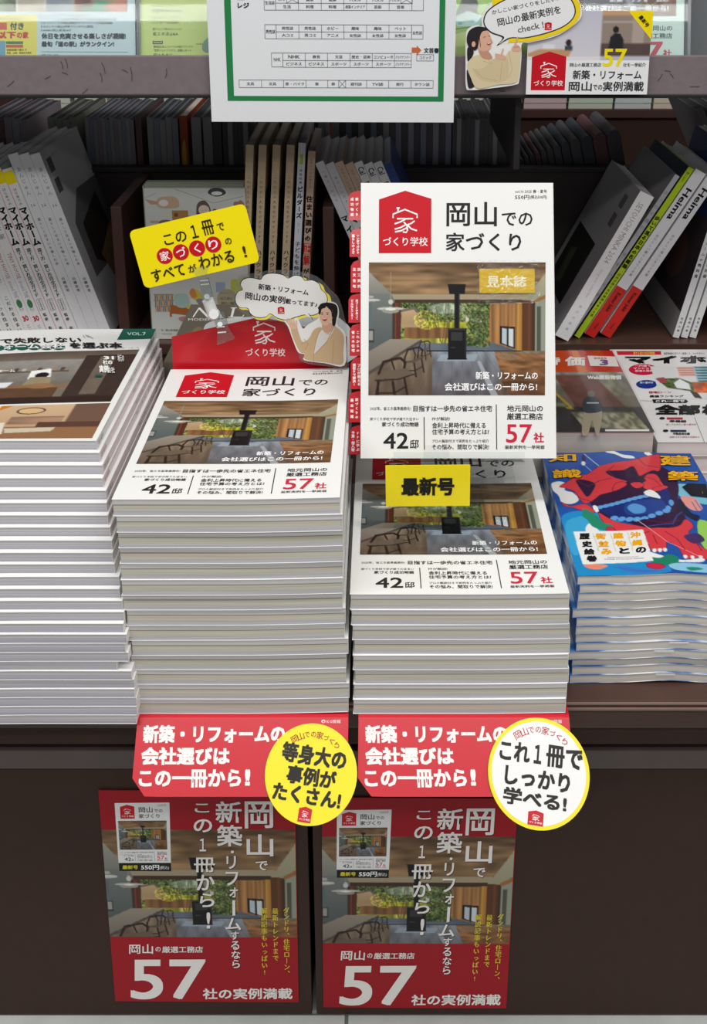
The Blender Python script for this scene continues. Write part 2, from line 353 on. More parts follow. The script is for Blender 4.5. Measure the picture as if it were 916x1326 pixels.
def paint_room(W=240, H=182):
    g = Img((27, 15, 862, 648), W, H, (120, 115, 100))
    g.poly([(27, 15), (862, 15), (862, 70), (760, 190), (140, 190), (27, 60)], (106, 84, 62), c2=(150, 122, 90), cells=(44, 9), amt=.34)
    g.rect(27, 60, 862, 64, (96, 76, 58), op=.5); g.rect(140, 100, 800, 103, (96, 76, 58), op=.5); g.rect(140, 140, 790, 142, (96, 76, 58), op=.4)
    g.poly([(27, 60), (135, 165), (27, 165)], (158, 156, 146), c2=(128, 128, 122))
    g.poly([(27, 165), (150, 165), (150, 400), (27, 440)], (116, 120, 118), c2=(84, 92, 92))
    g.poly([(135, 168), (770, 168), (790, 195), (150, 195)], (158, 146, 122)); g.rect(150, 192, 752, 209, (70, 54, 42))
    g.rect(180, 208, 602, 436, (104, 116, 66), cells=(110, 150), amt=.7)
    g.rect(180, 208, 602, 290, (84, 98, 58), cells=(120, 170), amt=.85); g.ell(480, 250, 90, 40, (130, 140, 92), cells=(120, 170), amt=.8, op=.6); g.ell(390, 235, 90, 26, (170, 180, 170), cells=(20, 60), amt=.5, op=.6)
    g.poly([(182, 236), (240, 230), (300, 290), (290, 330), (182, 330)], (176, 150, 116), cells=(24, 4), amt=.12); g.poly([(182, 240), (245, 228), (302, 292), (290, 292), (240, 240), (182, 252)], (110, 104, 96))
    g.poly([(485, 270), (510, 250), (560, 270), (560, 300), (485, 300)], (196, 192, 180))
    g.rect(290, 298, 520, 326, (168, 168, 56), cells=(30, 90), amt=.35); g.rect(196, 325, 405, 376, (132, 96, 64), cells=(2, 60), amt=.25)
    g.rect(180, 376, 602, 402, (164, 160, 72), cells=(6, 40), amt=.4); g.rect(180, 400, 730, 440, (96, 104, 116), cells=(4, 20), amt=.2)
    g.ell(300, 290, 60, 45, (176, 168, 70), cells=(110, 190), amt=.9, op=.5)
    [g.ell(545 + 34 * math.sin(k * 2.4), 330 + 70 * math.cos(k * 1.7), 26, 20, (72 + 6 * (k % 4), 88 + 5 * (k % 3), 56), cells=(140, 200), amt=.9, op=.8) for k in range(16)]; g.ell(500, 398, 50, 16, (66, 86, 48), cells=(120, 190), amt=.8)
    for a in ((365, 395, 345, 230), (375, 398, 392, 215), (385, 398, 420, 240), (372, 398, 330, 280), (390, 400, 400, 300), (540, 400, 555, 250)): g.line([(a[0], a[1]), ((a[0] + a[2]) / 2 + 3, (a[1] + a[3]) / 2), (a[2], a[3])], 3.2, (98, 84, 62))
    g.poly([(598, 212), (750, 208), (750, 432), (720, 432), (598, 392)], (150, 110, 70), cells=(2, 90), amt=.26)
    g.poly([(646, 318), (718, 322), (718, 428), (646, 400)], (40, 36, 34)); g.poly([(656, 328), (680, 330), (680, 408), (656, 398)], (176, 186, 194)); g.poly([(688, 330), (710, 332), (710, 418), (688, 410)], (196, 202, 206))
    g.rect(728, 206, 750, 440, (186, 146, 72), c2=(160, 112, 54), horiz=False); g.rect(750, 195, 780, 445, (92, 60, 40)); g.rect(780, 190, 812, 458, (116, 74, 46), c2=(60, 42, 34), horiz=False)
    g.poly([(760, 190), (862, 66), (862, 180), (800, 200)], (168, 160, 136), c2=(150, 148, 124)); g.poly([(812, 200), (862, 186), (862, 492), (812, 458)], (142, 148, 132)); g.poly([(820, 226), (840, 224), (840, 440), (820, 436)], (84, 86, 76))
    g.poly([(800, 198), (862, 168), (862, 188), (812, 206)], (150, 104, 62))
    g.rect(27, 210, 42, 395, (96, 108, 110)); g.rect(140, 208, 152, 382, (70, 56, 48)); g.rect(152, 208, 180, 382, (118, 70, 48), c2=(80, 50, 38), horiz=False); g.rect(160, 240, 172, 380, (90, 48, 40))
    g.rect(27, 436, 862, 648, (128, 114, 96), c2=(92, 78, 68), cells=(10, 40), amt=.16)
    g.poly([(560, 436), (862, 452), (862, 648), (700, 648)], (146, 106, 70), c2=(98, 68, 46), cells=(60, 16), amt=.3)
    g.poly([(330, 440), (620, 440), (660, 560), (600, 648), (330, 648)], (126, 132, 140), c2=(92, 88, 92), cells=(12, 30), amt=.2)
    g.poly([(620, 448), (700, 448), (760, 470), (700, 480), (640, 470)], (176, 160, 140), op=.35); [g.line([(500 + k * 36, 440), (560 + k * 75, 648)], 1.6, (84, 66, 52), op=.5) for k in range(-5, 9)]
    g.poly([(540, 484), (556, 484), (640, 648), (606, 648)], (166, 170, 176), op=.8); g.poly([(370, 452), (545, 452), (530, 484), (350, 484)], (150, 166, 178), op=.75)
    g.poly([(300, 432), (740, 434), (760, 440), (300, 440)], (46, 46, 52))
    g.poly([(27, 440), (130, 380), (278, 380), (27, 535)], (146, 136, 124), c2=(118, 110, 102)); g.poly([(27, 535), (278, 380), (282, 392), (27, 552)], (84, 76, 70)); g.rect(27, 333, 54, 395, (58, 60, 62)); g.rect(31, 340, 50, 385, (150, 150, 142))
    ck = (50, 36, 30)
    def chair(ox, oy, k):
        for pts, w in (([(0, 60), (20, 10), (55, 0), (95, -8), (118, 10), (110, 60)], 9), ([(55, 0), (70, 45), (60, 85)], 6), ([(0, 60), (-8, 180)], 9), ([(110, 60), (128, 160)], 8), ([(0, 90), (-18, 190)], 8), ([(60, 85), (75, 190)], 9), ([(-5, 95), (60, 88), (118, 60)], 10), ([(-8, 150), (70, 150)], 5), ([(70, 150), (122, 120)], 5)):
            g.line([(ox + x * k, oy + y * k) for x, y in pts], w * k * 1.25, ck)
        g.poly([(ox - 4 * k, oy + 88 * k), (ox + 60 * k, oy + 78 * k), (ox + 118 * k, oy + 52 * k), (ox + 118 * k, oy + 64 * k), (ox + 60 * k, oy + 98 * k), (ox, oy + 98 * k)], (92, 80, 68))
    chair(265, 392, .45); chair(200, 424, .7); chair(78, 478, 1.05)
    g.poly([(60, 560), (110, 530), (210, 518), (240, 545), (170, 568), (62, 574)], (104, 92, 80)); g.line([(60, 576), (170, 570), (244, 546)], 6, (50, 36, 30))
    g.rect(130, 62, 133, 200, (150, 146, 134)); g.ell(132, 204, 11, 12, (196, 194, 184)); g.ell(130, 236, 62, 8, (184, 184, 176)); g.ell(132, 246, 40, 12, (150, 148, 140)); g.ell(132, 238, 26, 6, (220, 218, 208)); g.ell(40, 195, 42, 6, (190, 190, 184)); g.ell(30, 180, 24, 6, (170, 170, 164))
    g.poly([(400, 120), (485, 120), (480, 166), (408, 166)], (26, 26, 28)); g.rect(432, 160, 456, 330, (24, 24, 26)); g.rect(452, 160, 457, 330, (52, 52, 56))
    g.rect(402, 328, 490, 478, (24, 24, 27)); g.rect(402, 328, 490, 336, (60, 60, 62)); g.rect(417, 348, 470, 388, (56, 58, 58)); g.rect(482, 330, 490, 478, (44, 44, 50)); g.rect(415, 418, 440, 422, (70, 70, 72)); g.rect(400, 470, 492, 478, (14, 14, 16))
    g.a = 124 + (g.a - 124) * 1.1
    return g.out()
ROOM = paint_room(); ROOM_S = ROOM[::4, ::4]
def room_tall():
    H = 150; vv = np.linspace(0, 1, H); src = np.where(vv < .45, vv / .45 * .30, .30 + (vv - .45)); rows = np.clip((src * (ROOM.shape[0] - 1)).astype(int), 0, ROOM.shape[0] - 1)
    a = ROOM[rows].copy(); return a

# ------------------------------------------------------------------ artwork
RED = (200, 20, 36); DRED = (160, 12, 28); BLK = (38, 34, 38); YEL = (250, 228, 0)
def emblem(p, x0, y0, x1, y1, col=RED, small=True, bg=True):
    W, H = x1 - x0, y1 - y0; m = lambda x, y: (x0 + (x - 126) / 214 * W, y0 + (y - 50) / 256 * H)
    if bg: p.poly([m(126, 86), m(233, 50), m(340, 83), m(340, 306), m(126, 306)], col)
    w = 6.2 / 214 * W; c = (250, 244, 244)
    for ln in (((184, 162), (184, 146), (232, 127), (282, 147), (282, 162)), ((198, 121), (211, 121)), ((204, 121), (204, 136)), ((200, 165), (266, 165)), ((236, 166), (216, 177), (190, 186)),
               ((228, 178), (241, 194), (243, 212), (238, 221), (224, 219)), ((238, 188), (215, 201), (190, 208)), ((241, 202), (218, 214), (192, 219)), ((272, 174), (258, 184), (242, 190)), ((242, 190), (258, 206), (282, 214))):
        p.line([m(*q) for q in ln], w, c)
    if small: a = m(143, 240); b = m(326, 277); p.text('づくり学校', a[0], a[1], b[0], b[1], c, .012)
SRC6 = ((52, 18), (838, 18), (857, 1148), (55, 1148))
def house_cover(w=.21, h=.297, warp=None, photo=None, mini=False):
    p = Print(w, h, SRC6, warp=warp)
    if mini: p.rect(52, 18, 857, 1148, (236, 236, 236))
    emblem(p, 126, 50, 340, 306)
    p.base = 2.3e-4; p.text('岡山', 402, 96, 608, 196, BLK, .018); p.text('での', 628, 140, 754, 194, BLK, .014)
    p.text('家づくり', 400, 222, 708, 298, BLK, .018)
    p.text('vol.16 2025 春・夏号', 682, 46, 812, 60, BLK, .01, 1); p.text('550円', 682, 68, 740, 86, BLK, .02, 1); p.text('(税込500円)', 744, 68, 812, 86, BLK, .01, 1)
    p.base = 2.6e-4; p.grid(ROOM if photo is None else photo, (86, 344, 808, 889)); p.base = 3e-4
    if not mini:
        p.base = 3e-4; p.text('新築・リフォームの', 524, 792, 778, 824, (250, 250, 250), .02); p.text('会社選びはこの一冊から!', 398, 838, 776, 870, (250, 250, 250), .02)
    p.base = 2.3e-4; p.text('2025年、省エネ基準義務化!', 93, 936, 260, 951, BLK, .01, 1); p.text('目指すは一歩先の省エネ住宅', 270, 931, 592, 956, BLK, .02)
    p.text('家づくり学校で学び建てた住まい', 93, 980, 292, 993, BLK, .01, 1); p.text('家づくり成功物語', 142, 999, 292, 1018, BLK, .02)
    p.text('42', 148, 1043, 250, 1108, BLK, .015, 5); p.text('邸', 257, 1072, 293, 1108, BLK, .015)
    p.line([(314, 978), (316, 1112)], 3.5, BLK); p.line([(609, 926), (612, 1112)], 3.5, BLK)
    p.text('FPが解説!', 347, 978, 420, 993, BLK, .01, 1); p.text('金利上昇時代に備える', 347, 1001, 566, 1024, BLK, .015); p.text('住宅予算の考え方とは?', 347, 1028, 580, 1050, BLK, .015)
    p.text('プロの解説付きで実例をたっぷり紹介', 347, 1070, 580, 1084, BLK, .01, 1); p.text('その悩み、間取りで解決!', 347, 1090, 580, 1112, BLK, .015)
    p.text('地元岡山の', 653, 930, 800, 956, BLK, .018); p.text('厳選工務店', 653, 962, 800, 990, BLK, .018)
    p.text('57', 650, 1008, 756, 1084, (205, 38, 62), .012, 5); p.text('社', 762, 1042, 805, 1084, (205, 38, 62), .03); p.text('最新実例を一挙掲載', 645, 1094, 808, 1110, BLK, .02, 1)
    return p
def poster_art(w=.21, h=.297):
    p = Print(w, h, ((20, 18), (861, 26), (866, 908), (95, 900)), step=1.5e-5)
    p.poly([(20, 18), (861, 26), (866, 908), (95, 900)], DRED)
    p.grid(room_tall(), ((34, 185), (859, 187), (862, 640), (72, 633)))
    p.embed(MINI, ((90, 72), (318, 70), (330, 325), (108, 325))); p.poly([(109, 325), (330, 325), (331, 360), (111, 358)], (20, 18, 20))
    p.text('最新号', 124, 334, 190, 351, (226, 214, 40), .03); p.text('550円', 203, 333, 280, 354, (245, 245, 245), .03); p.text('(税込)', 282, 337, 322, 354, (235, 235, 235), .01, 1); b0 = p.z
    W = (240, 236, 232); sh = (70, 20, 22)
    def g(t, a, b, c, d, bold=.02, col=W):
        p.base = b0; p.text(t, a + 2.5, b + 3, c + 2.5, d + 3, sh, bold, 3); p.base = b0 + 5e-5; p.text(t, a, b, c, d, col, bold, 3)
    for t, *q in (('岡', 645, 65, 766, 180), ('山', 652, 205, 766, 298), ('で', 690, 318, 741, 357), ('新', 521, 65, 632, 156), ('築', 526, 165, 634, 256), ('・', 585, 273, 598, 285), ('リ', 566, 296, 606, 350), ('フ', 562, 362, 616, 420), ('ォ', 578, 428, 614, 470),
                  ('ム', 560, 556, 626, 606), ('す', 582, 612, 618, 646), ('る', 583, 652, 618, 688), ('な', 585, 692, 622, 726), ('ら', 588, 730, 620, 764),
                  ('こ', 432, 74, 494, 112), ('の', 427, 140, 506, 196), ('\uff11', 452, 222, 480, 276), ('冊', 428, 302, 518, 364), ('か', 438, 374, 516, 440), ('ら', 452, 452, 514, 510), ('!', 480, 532, 496, 600)): g(t, *q)
    g('ー', 590, 480, 602, 548, .03)
    Y = (222, 206, 60)
    p.vtext('ダンドリ、住宅ローン、', 818, 512, 800, 27, Y, .03); p.vtext('最新トレンドまで', 771, 514, 737, 27, Y, .03); p.vtext('解説記事もいっぱい!', 724, 512, 796, 27, Y, .03)
    p.text('岡山', 153, 664, 254, 704, W, .02); p.text('の', 264, 675, 286, 695, W, .02); p.text('厳選工務店', 292, 673, 464, 700, W, .02)
    p.text('57', 160, 728, 476, 892, W, .018, 6); p.text('社の実例満載', 463, 848, 840, 893, W, .03)
    return p
MINI = house_cover(photo=ROOM_S, mini=True)

# ------------------------------------------------------------------ magazines
def wbox(x0, x1, y0, y1, z0, z1, warp, nx=12, T=.01):
    V, F, A = [], [], []
    xs = np.linspace(x0, x1, nx + 1)
    for x in xs:
        for (y, z) in ((y0, z0), (y1, z0), (y1, z1), (y0, z1)):
            V.append((x, y, z + (float(warp(np.array(x), np.array(y))) if warp else 0))); A.append(z / T)
    for i in range(nx):
        b = i * 4
        for j in range(4): F.append((b + j, b + 4 + j, b + 4 + (j + 1) % 4, b + (j + 1) % 4))
    F += [(0, 1, 2, 3), (nx * 4 + 3, nx * 4 + 2, nx * 4 + 1, nx * 4)]
    return V, F, A
_mc = {}
def mag_meshes(key, w, d, T, spine, pm, cm, warp=None):
    if key in _mc: return _mc[key]
    e = .0006; c = .00035; nx = 12 if warp else 1
    a = 0 if spine == 'L' else e; b = w if spine == 'R' else w - e
    V, F, A = wbox(a + c, b - c, e, d - e, c, T - c, warp, nx, T)
    pg = fix(mesh_of('page_block', V, F, pm)); at_ = pg.attributes.new('lz', 'FLOAT', 'POINT'); at_.data.foreach_set('value', A)
    P = [wbox(0, w, 0, d, 0, c, warp, nx, T)[:2], wbox(0, w, 0, d, T - c, T - .00005, warp, nx, T)[:2]]
    s0, s1 = (0, c) if spine == 'L' else (w - c, w)
    P.append(wbox(s0, s1, 0, d, 0, T - .00005, warp, 1, T)[:2])
    cv = fix(mesh_of('cover', *join(*P), cm))
    _mc[key] = (pg, cv); return _mc[key]
ORD = 'top second third fourth fifth sixth seventh eighth ninth tenth eleventh twelfth thirteenth fourteenth fifteenth sixteenth seventeenth eighteenth nineteenth twentieth twenty-first twenty-second twenty-third twenty-fourth twenty-fifth twenty-sixth twenty-seventh twenty-eighth'.split()
def stack(key, n, w, d, T, spine, pm, cm, loc_fn, name, lab_top, lab_rest, lab_last, group, warp=None, extra=None):
    roots = []
    for i in range(n):          # i = 0 is the bottom one
        x, y, z, rz = loc_fn(i); k = n - 1 - i
        lab = lab_top if k == 0 else (lab_last if i == 0 and lab_last else lab_rest % ORD[k])
        t = thing(name, lab, 'magazine', (x, y, z), (0, 0, rz), group)
        pg, cv = mag_meshes(key, w, d, T, spine, pm, cm, warp)
        link('page_block', pg, t); link('cover', cv, t); roots.append(t)
        if extra: extra(k, t)
    return roots
STAGE = ZC - .763
def put_cover_print(t, pr, w, d, T, m=None, name='cover_print'):
    return link(name, pr.mesh(name, m), t, mtx=lay(0, d, T))

# ------------------------------------------------------------------ the setting
def quad_plane(name, x0, x1, y0, y1, z, m):
    return tag(link(name, mesh_of(name, [(x0, y0, z), (x1, y0, z), (x1, y1, z), (x0, y1, z)], [(0, 1, 2, 3)], m)), kind='structure')
M_FLOOR = mat('pale_vinyl_tile', (188, 192, 190), .35, .1, 30, .05)
M_JOINT = mat('tile_joint', (120, 124, 122), .8)
quad_plane('floor', -3, 3, -3, 6, -.004, M_JOINT)
FLOOR = bpy.data.objects['floor']
tm, tb = None, None
for i in range(-3, 4):
    for j in range(2):
        if tm is None:
            ob = bevel_box('floor_tile', .002, .448, .002, .448, -.004, 0, M_FLOOR, .001, FLOOR); tm = ob.data
        else: ob = link('floor_tile', tm, FLOOR)
        ob.location = (i * .45 - .04, .505 + j * .45, 0)
tag(link('wall_back', mesh_of('wall_back', [(-3, 5.9, 0), (3, 5.9, 0), (3, 5.9, 2.9), (-3, 5.9, 2.9)], [(0, 1, 2, 3)], mat('shop_wall', (214, 214, 210), .8, .1, 60))), kind='structure')
quad_plane('ceiling', -3, 3, -3.2, 6, 2.9, mat('ceiling_board', (236, 236, 232), .9, .2, 60))
# base cabinets, two units with a gap between
gx = at(403.5, 1150, y=.952)[0]
for k, (xa, xb, nm) in enumerate(((-.80, gx - .0026, 'left'), (gx + .0026, .62, 'right'))):
    t = thing('base_cabinet', 'dark brown base cabinet on the %s of the black gap, carrying the %s poster' % (nm, nm), 'cabinet', (xa, .952, 0), group='brown base cabinets under the magazines')
    bevel_box('cabinet_body', 0, xb - xa, .012, .60, .014, ZC - .873, M_CAB, .001, t)
    bevel_box('front_panel', .0, xb - xa, 0, .012, .002, ZC - .868, M_CAB, .0012, t)
    bevel_box('plinth', .005, xb - xa - .005, .03, .58, 0, .014, M_DARK, 0, t)
    bevel_box('top_rail', 0, xb - xa, -.008, .0115, ZC - .8668, ZC - .8432, M_RAIL, .0015, t)
    bevel_box('back_frame', 0, xb - xa, .03, .60, ZC - .873, ZC - .826, M_DARK, .001, t)
# stage that carries the stacks
st = thing('display_stage', 'long low brown stage board carrying all the flat magazine piles', 'shelf', (0, .9217, STAGE))
bevel_box('stage_top', -.9, .75, 0, .61, -.012, 0, M_STAGE, .0015, st)
bevel_box('nosing', -.9, .75, -.0025, .0, -.003, -.0006, M_NOSE, .0006, st); bevel_box('nosing', -.9, .75, -.0035, .0, -.0088, -.0062, M_NOSE, .0006, st)  # two thin beads, coloured lighter to draw the edge's highlight lines
bevel_box('front_apron', -.9, .75, .004, .022, -.036, -.012, M_STAGE, .001, st)
bevel_box('lower_apron', -.9, .75, .012, .03, -.063, -.036, M_CAB, .001, st)
# middle and rear bays
LEDGE = ZC - .627
bk = thing('rear_bay', 'dark brown rear shelf bay with ledge and back panel behind the piles', 'shelf', (0, 1.535, LEDGE))
bevel_box('ledge_board', -.95, .95, 0, .56, -.018, 0, M_STAGE, .0012, bk)
bevel_box('ledge_front', -.95, .95, .004, .02, -.134, -.018, M_DIV, .001, bk)
bevel_box('back_panel', -.95, .95, .225, .237, 0, .212, mat('black_brown_panel', (34, 26, 25), .5, .15, 50), .001, bk)
bevel_box('panel_lip', -.95, .95, .219, .243, .212, .220, M_DARK, .001, bk)
for px in (142.8, 418.0, 905.0):
    x = at(px, 268, y=1.545)[0] + (.0 if px < 900 else .06)
    bevel_box('divider', x, x + .0158, .010, .219, 0, .2105, M_DIV, .0012, bk)
# upper display ledge with its bar, open underneath
BY = 1.36
zt = at(0, 72, y=BY)[2]; zb = at(0, 123, y=BY)[2]
ub = thing('upper_ledge', 'scuffed mauve grey metal display ledge running across the top of the rack', 'shelf', (0, BY, zb))
bevel_box('front_bar', -.975, .975, 0, .006, 0, zt - zb, M_BAR, .0015, ub)
bevel_box('ledge_plate', -.957, .957, .006, .36, .012, .017, M_DARK, .0008, ub)
bevel_box('under_lip', -.9, .9, .0, .012, -.004, .0, M_DARK, .0008, ub)
sc = Print(1.8, zt - zb)
for px, py, L, a in ((80, 84, 10, 12), (86, 82, 12, 10), (84, 95, 8, 70), (110, 118, 10, 130), (134, 88, 14, 15), (170, 96, 18, 2), (131, 100, 12, 8), (162, 92, 8, 60), (215, 95, 12, 170), (14, 108, 12, 130), (62, 100, 9, 120), (865, 92, 8, 80), (870, 98, 8, 40), (855, 100, 10, 150), (900, 112, 12, 90), (650, 118, 8, 90), (665, 80, 7, 120)):
    p0 = at(px, py, y=BY); x = (p0[0] + .9) * 1000; y = (zt - p0[2]) * 1000; dx, dy = math.sin(R(a)) * L / 2, math.cos(R(a)) * L / 2
    sc.line([(x - dx, y - dy), (x + 1, y), (x + dx, y + dy)], .7, (70, 60, 64))
link('scratches', sc.mesh('scratches', INKM), ub, mtx=upright(-.9, -.0002, zt - zb))
bevel_box('support_bracket', .170, .178, .02, .34, -.10, .012, M_DARK, .001, ub)
bevel_box('support_bracket', -.62, -.612, .02, .34, -.10, .012, M_DARK, .001, ub)
bevel_box('support_bracket', .64, .648, .02, .34, -.10, .012, M_DARK, .001, ub)
for x in (-.975, .957): bevel_box('upright_post', x, x + .018, .0, .36, -(zb), .02, M_DARK, .001, ub)

# ------------------------------------------------------------------ stack A (tall pile left of the middle) and stack B
ATOP = ZC - .520; AT = (ATOP - STAGE) / 14
random.seed(3)
wA = lambda x, y: .0022 * np.clip((x - .11) / .1, 0, 1) ** 1.5
ja = [(random.uniform(-.0022, .0022), random.uniform(-.0008, .0008), R(random.uniform(-.18, .18))) for _ in range(30)]
def locA(i):
    k = i / 13; j = ja[i] if i < 13 else (0, 0, 0)
    return (-.2413 - .0067 * k + j[0], .903 - .007 * k + j[1], STAGE + .0006 + i * AT * .998, j[2])
hc = {}
def coverA(k, t):
    if k == 0: put_cover_print(t, house_cover(warp=wA), .21, .297, AT)
stack('A', 14, .21, .297, AT, 'R', P_A, WHITE, locA, 'magazine', 'white house magazine face up on top of the tall middle pile before the red card',
      'white edged magazine, %s from the top of the tall pile above the left poster', 'bottom magazine of the tall pile, on the left red hanging card', 'tall pile of house magazines left of the middle', wA, coverA)
BT = (.763 - .628) / 8
wB = lambda x, y: .0012 * np.clip((x - .12) / .09, 0, 1) ** 1.5
def locB(i):
    k = i / 7; j = ja[i + 15] if i < 7 else (0, 0, 0)
    return (-.0275 - .0025 * k + j[0], .903 + .003 * k + j[1], STAGE + .0006 + i * BT * .997, j[2])
def coverB(k, t):
    if k == 0: put_cover_print(t, house_cover(warp=wB), .21, .297, BT)
stack('B', 8, .21, .297, BT, 'R', P_A, WHITE, locB, 'magazine', 'white house magazine face up on the shorter pile, below the upright sample copy',
      'white edged magazine, %s from the top of the short pile below the sample copy', 'bottom magazine of the short pile, resting on the red card with the white disc', 'short pile of house magazines under the sample copy', wB, coverB)

# ------------------------------------------------------------------ stack C, far left
CT_ = (.763 - .497) / 26
wC = lambda x, y: -.0035 * np.clip((.12 - x) / .12, 0, 1) ** 2
random.seed(9)
def locC(i):
    k = i / 25
    x = -.243 - .21; y = .890
    lean = max(0, (k - .35) / .65)
    if i <= 5: x += .004; 
    if i == 6: x -= .011
    return (x - .035 * lean ** 1.25 + random.uniform(-.0018, .0018) * (i < 25), y + .078 * lean ** 1.3 * 1.0 + random.uniform(-.0006, .0006), STAGE + i * CT_, R(random.uniform(-.15, .15) * (i < 25)))
def paintC1():
    g = Img((0, 0, 210, 118), 150, 90, (120, 110, 100))
    g.rect(0, 0, 210, 20, (92, 78, 70), c2=(120, 104, 92)); g.rect(0, 20, 210, 70, (150, 146, 140), c2=(122, 118, 112)); g.rect(150, 12, 210, 118, (64, 50, 44)); g.rect(168, 16, 186, 100, (112, 98, 88))
    g.rect(10, 46, 140, 49, (92, 80, 66)); [g.rect(12 + i * 9, 38 + (i % 3), 17 + i * 9, 46, ((150, 130, 110), (90, 70, 60), (190, 184, 176))[i % 3]) for i in range(14)]
    g.poly([(96, 46), (118, 42), (124, 62), (98, 66)], (240, 240, 238)); g.ell(112, 56, 8, 6, (30, 26, 26)); g.poly([(100, 60), (124, 60), (128, 78), (96, 78)], (150, 136, 108))
    g.rect(0, 78, 150, 84, (140, 104, 76)); g.rect(0, 84, 140, 104, (96, 68, 50)); g.rect(0, 104, 210, 118, (52, 38, 32)); g.poly([(60, 70), (84, 70), (80, 82), (54, 82)], (220, 224, 228)); g.rect(20, 70, 50, 80, (60, 44, 40)); g.ell(118, 80, 16, 6, (150, 112, 80)); g.poly([(0, 30), (52, 28), (52, 34), (0, 36)], (96, 90, 84))
    g.a *= (1 + .1 * (vnoise(g.H, g.W, 20, 30, 4) - .5))[..., None]; return g.out()
def paintC2():
    g = Img((0, 0, 210, 92), 150, 70, (206, 202, 198))
    g.rect(0, 0, 92, 92, (176, 184, 190), c2=(198, 200, 198)); g.poly([(40, 16), (62, 14), (60, 34), (38, 36)], (232, 238, 242)); g.rect(0, 60, 92, 92, (188, 172, 150)); g.poly([(96, 0), (120, 0), (96, 60)], (222, 218, 214))
    g.rect(96, 0, 210, 92, (208, 176, 142), c2=(180, 146, 116)); g.poly([(96, 0), (112, 0), (98, 16)], (196, 122, 40)); g.rect(176, 0, 210, 92, (112, 84, 70)); g.ell(134, 18, 15, 10, (70, 54, 44)); g.ell(134, 18, 13, 8, (216, 178, 130))
    g.rect(118, 34, 172, 56, (150, 118, 96), cells=(18, 4), amt=.3); g.rect(96, 62, 210, 92, (146, 104, 72)); g.poly([(96, 52), (116, 50), (122, 80), (96, 86)], (222, 214, 200)); g.rect(150, 50, 210, 64, (90, 62, 50)); g.poly([(120, 66), (170, 64), (168, 74), (124, 78)], (204, 190, 168))
    g.rect(90, 0, 97, 92, (236, 236, 234)); return g.out()
def coverC(k, t):
    if k == 0:
        q = [proj(t.matrix_basis @ Vector(c)) for c in ((0, .297, CT_), (.21, .297, CT_), (.21, 0, CT_), (0, 0, CT_))]
        p = Print(.21, .297, ((-48, 22), (880, 22), (512, 628), (-669, 636)), warp=wC, step=2e-5)
        G = (34, 92, 78)
        p.grid(paintC1(), ((-170, 158), (782, 134), (605, 416), (-434, 446))); p.grid(paintC2(), ((-446, 458), (604, 424), (490, 614), (-650, 628)))
        p.poly([(702, 22), (880, 22), (850, 76), (664, 82)], G); p.z += 2e-4; p.text('VOL.7', 722, 42, 822, 58, (226, 236, 230), 0)
        p.text('岡山で失敗しない', -126, 68, 470, 98, BLK, .035)
        for i in range(7): p.ell(-56 + i * 66.5, 120 + i * .4, 36, 15.5, G, 22)
        p.z += 5e-4; p.text('リフォーム会社', -92, 106, 376, 134, (244, 244, 244), .03); p.text('を選ぶ本', 404, 100, 690, 132, BLK, .04)
        for a in ((480, 60, 492, 76), (494, 58, 512, 72), (505, 62, 535, 78)): p.line([(a[0], a[1]), (a[2], a[3])], 2.5, (120, 120, 120))
        p.text('リフォーム', -60, 246, 96, 262, (240, 240, 236), .03)
        p.text('31', 584, 176, 640, 194, (245, 245, 240), .05); p.text('社の', 578, 198, 630, 222, (245, 245, 240), .05); p.text('実例', 556, 226, 606, 266, (245, 245, 240), .05); p.poly([(534, 276), (572, 276), (566, 288), (530, 288)], G); p.text('地元の', 660, 168, 694, 206, (230, 230, 226), .02); p.text('会社', 600, 236, 640, 268, (230, 230, 226), .02)
        p.text('会社と建てる家の本', 640, 129, 780, 135, (120, 116, 110), 0, 1)
        put_cover_print(t, p, .21, .297, CT_)
    if k < 9:   # printed spine on the right side
        p = Print(.297, CT_ - .0008)
        p.rect(0, 0, 297, 30, (232, 232, 232) if k == 0 else (238, 226, 228)); H = (CT_ - .0008) * 1000
        p.text('会社を選ぶ本', 6, H * .25, 26, H * .8, (80, 60, 66), .02, 1); p.text('岡山で失敗しない', 150, H * .3, 205, H * .62, (120, 110, 112), .0, 1); p.text('リフォーム会社を選ぶ本', 212, H * .2, 282, H * .85, (90, 46, 62) if k else (70, 66, 66), .03, 1)
        link('spine_print', p.mesh('spine_print', INKM), t, mtx=face_right(.21, 0, CT_ - .0004))
stack('C', 26, .21, .297, CT_, 'R', P_C, WHITE, locC, 'magazine', 'renovation magazine with kitchen photos and green corner, topmost of the far left pile',
      'thin white magazine, %s from the top of the far left pile', 'bottom magazine of the far left pile, lying on the dark stage', 'far left pile of renovation magazines', wC, coverC)

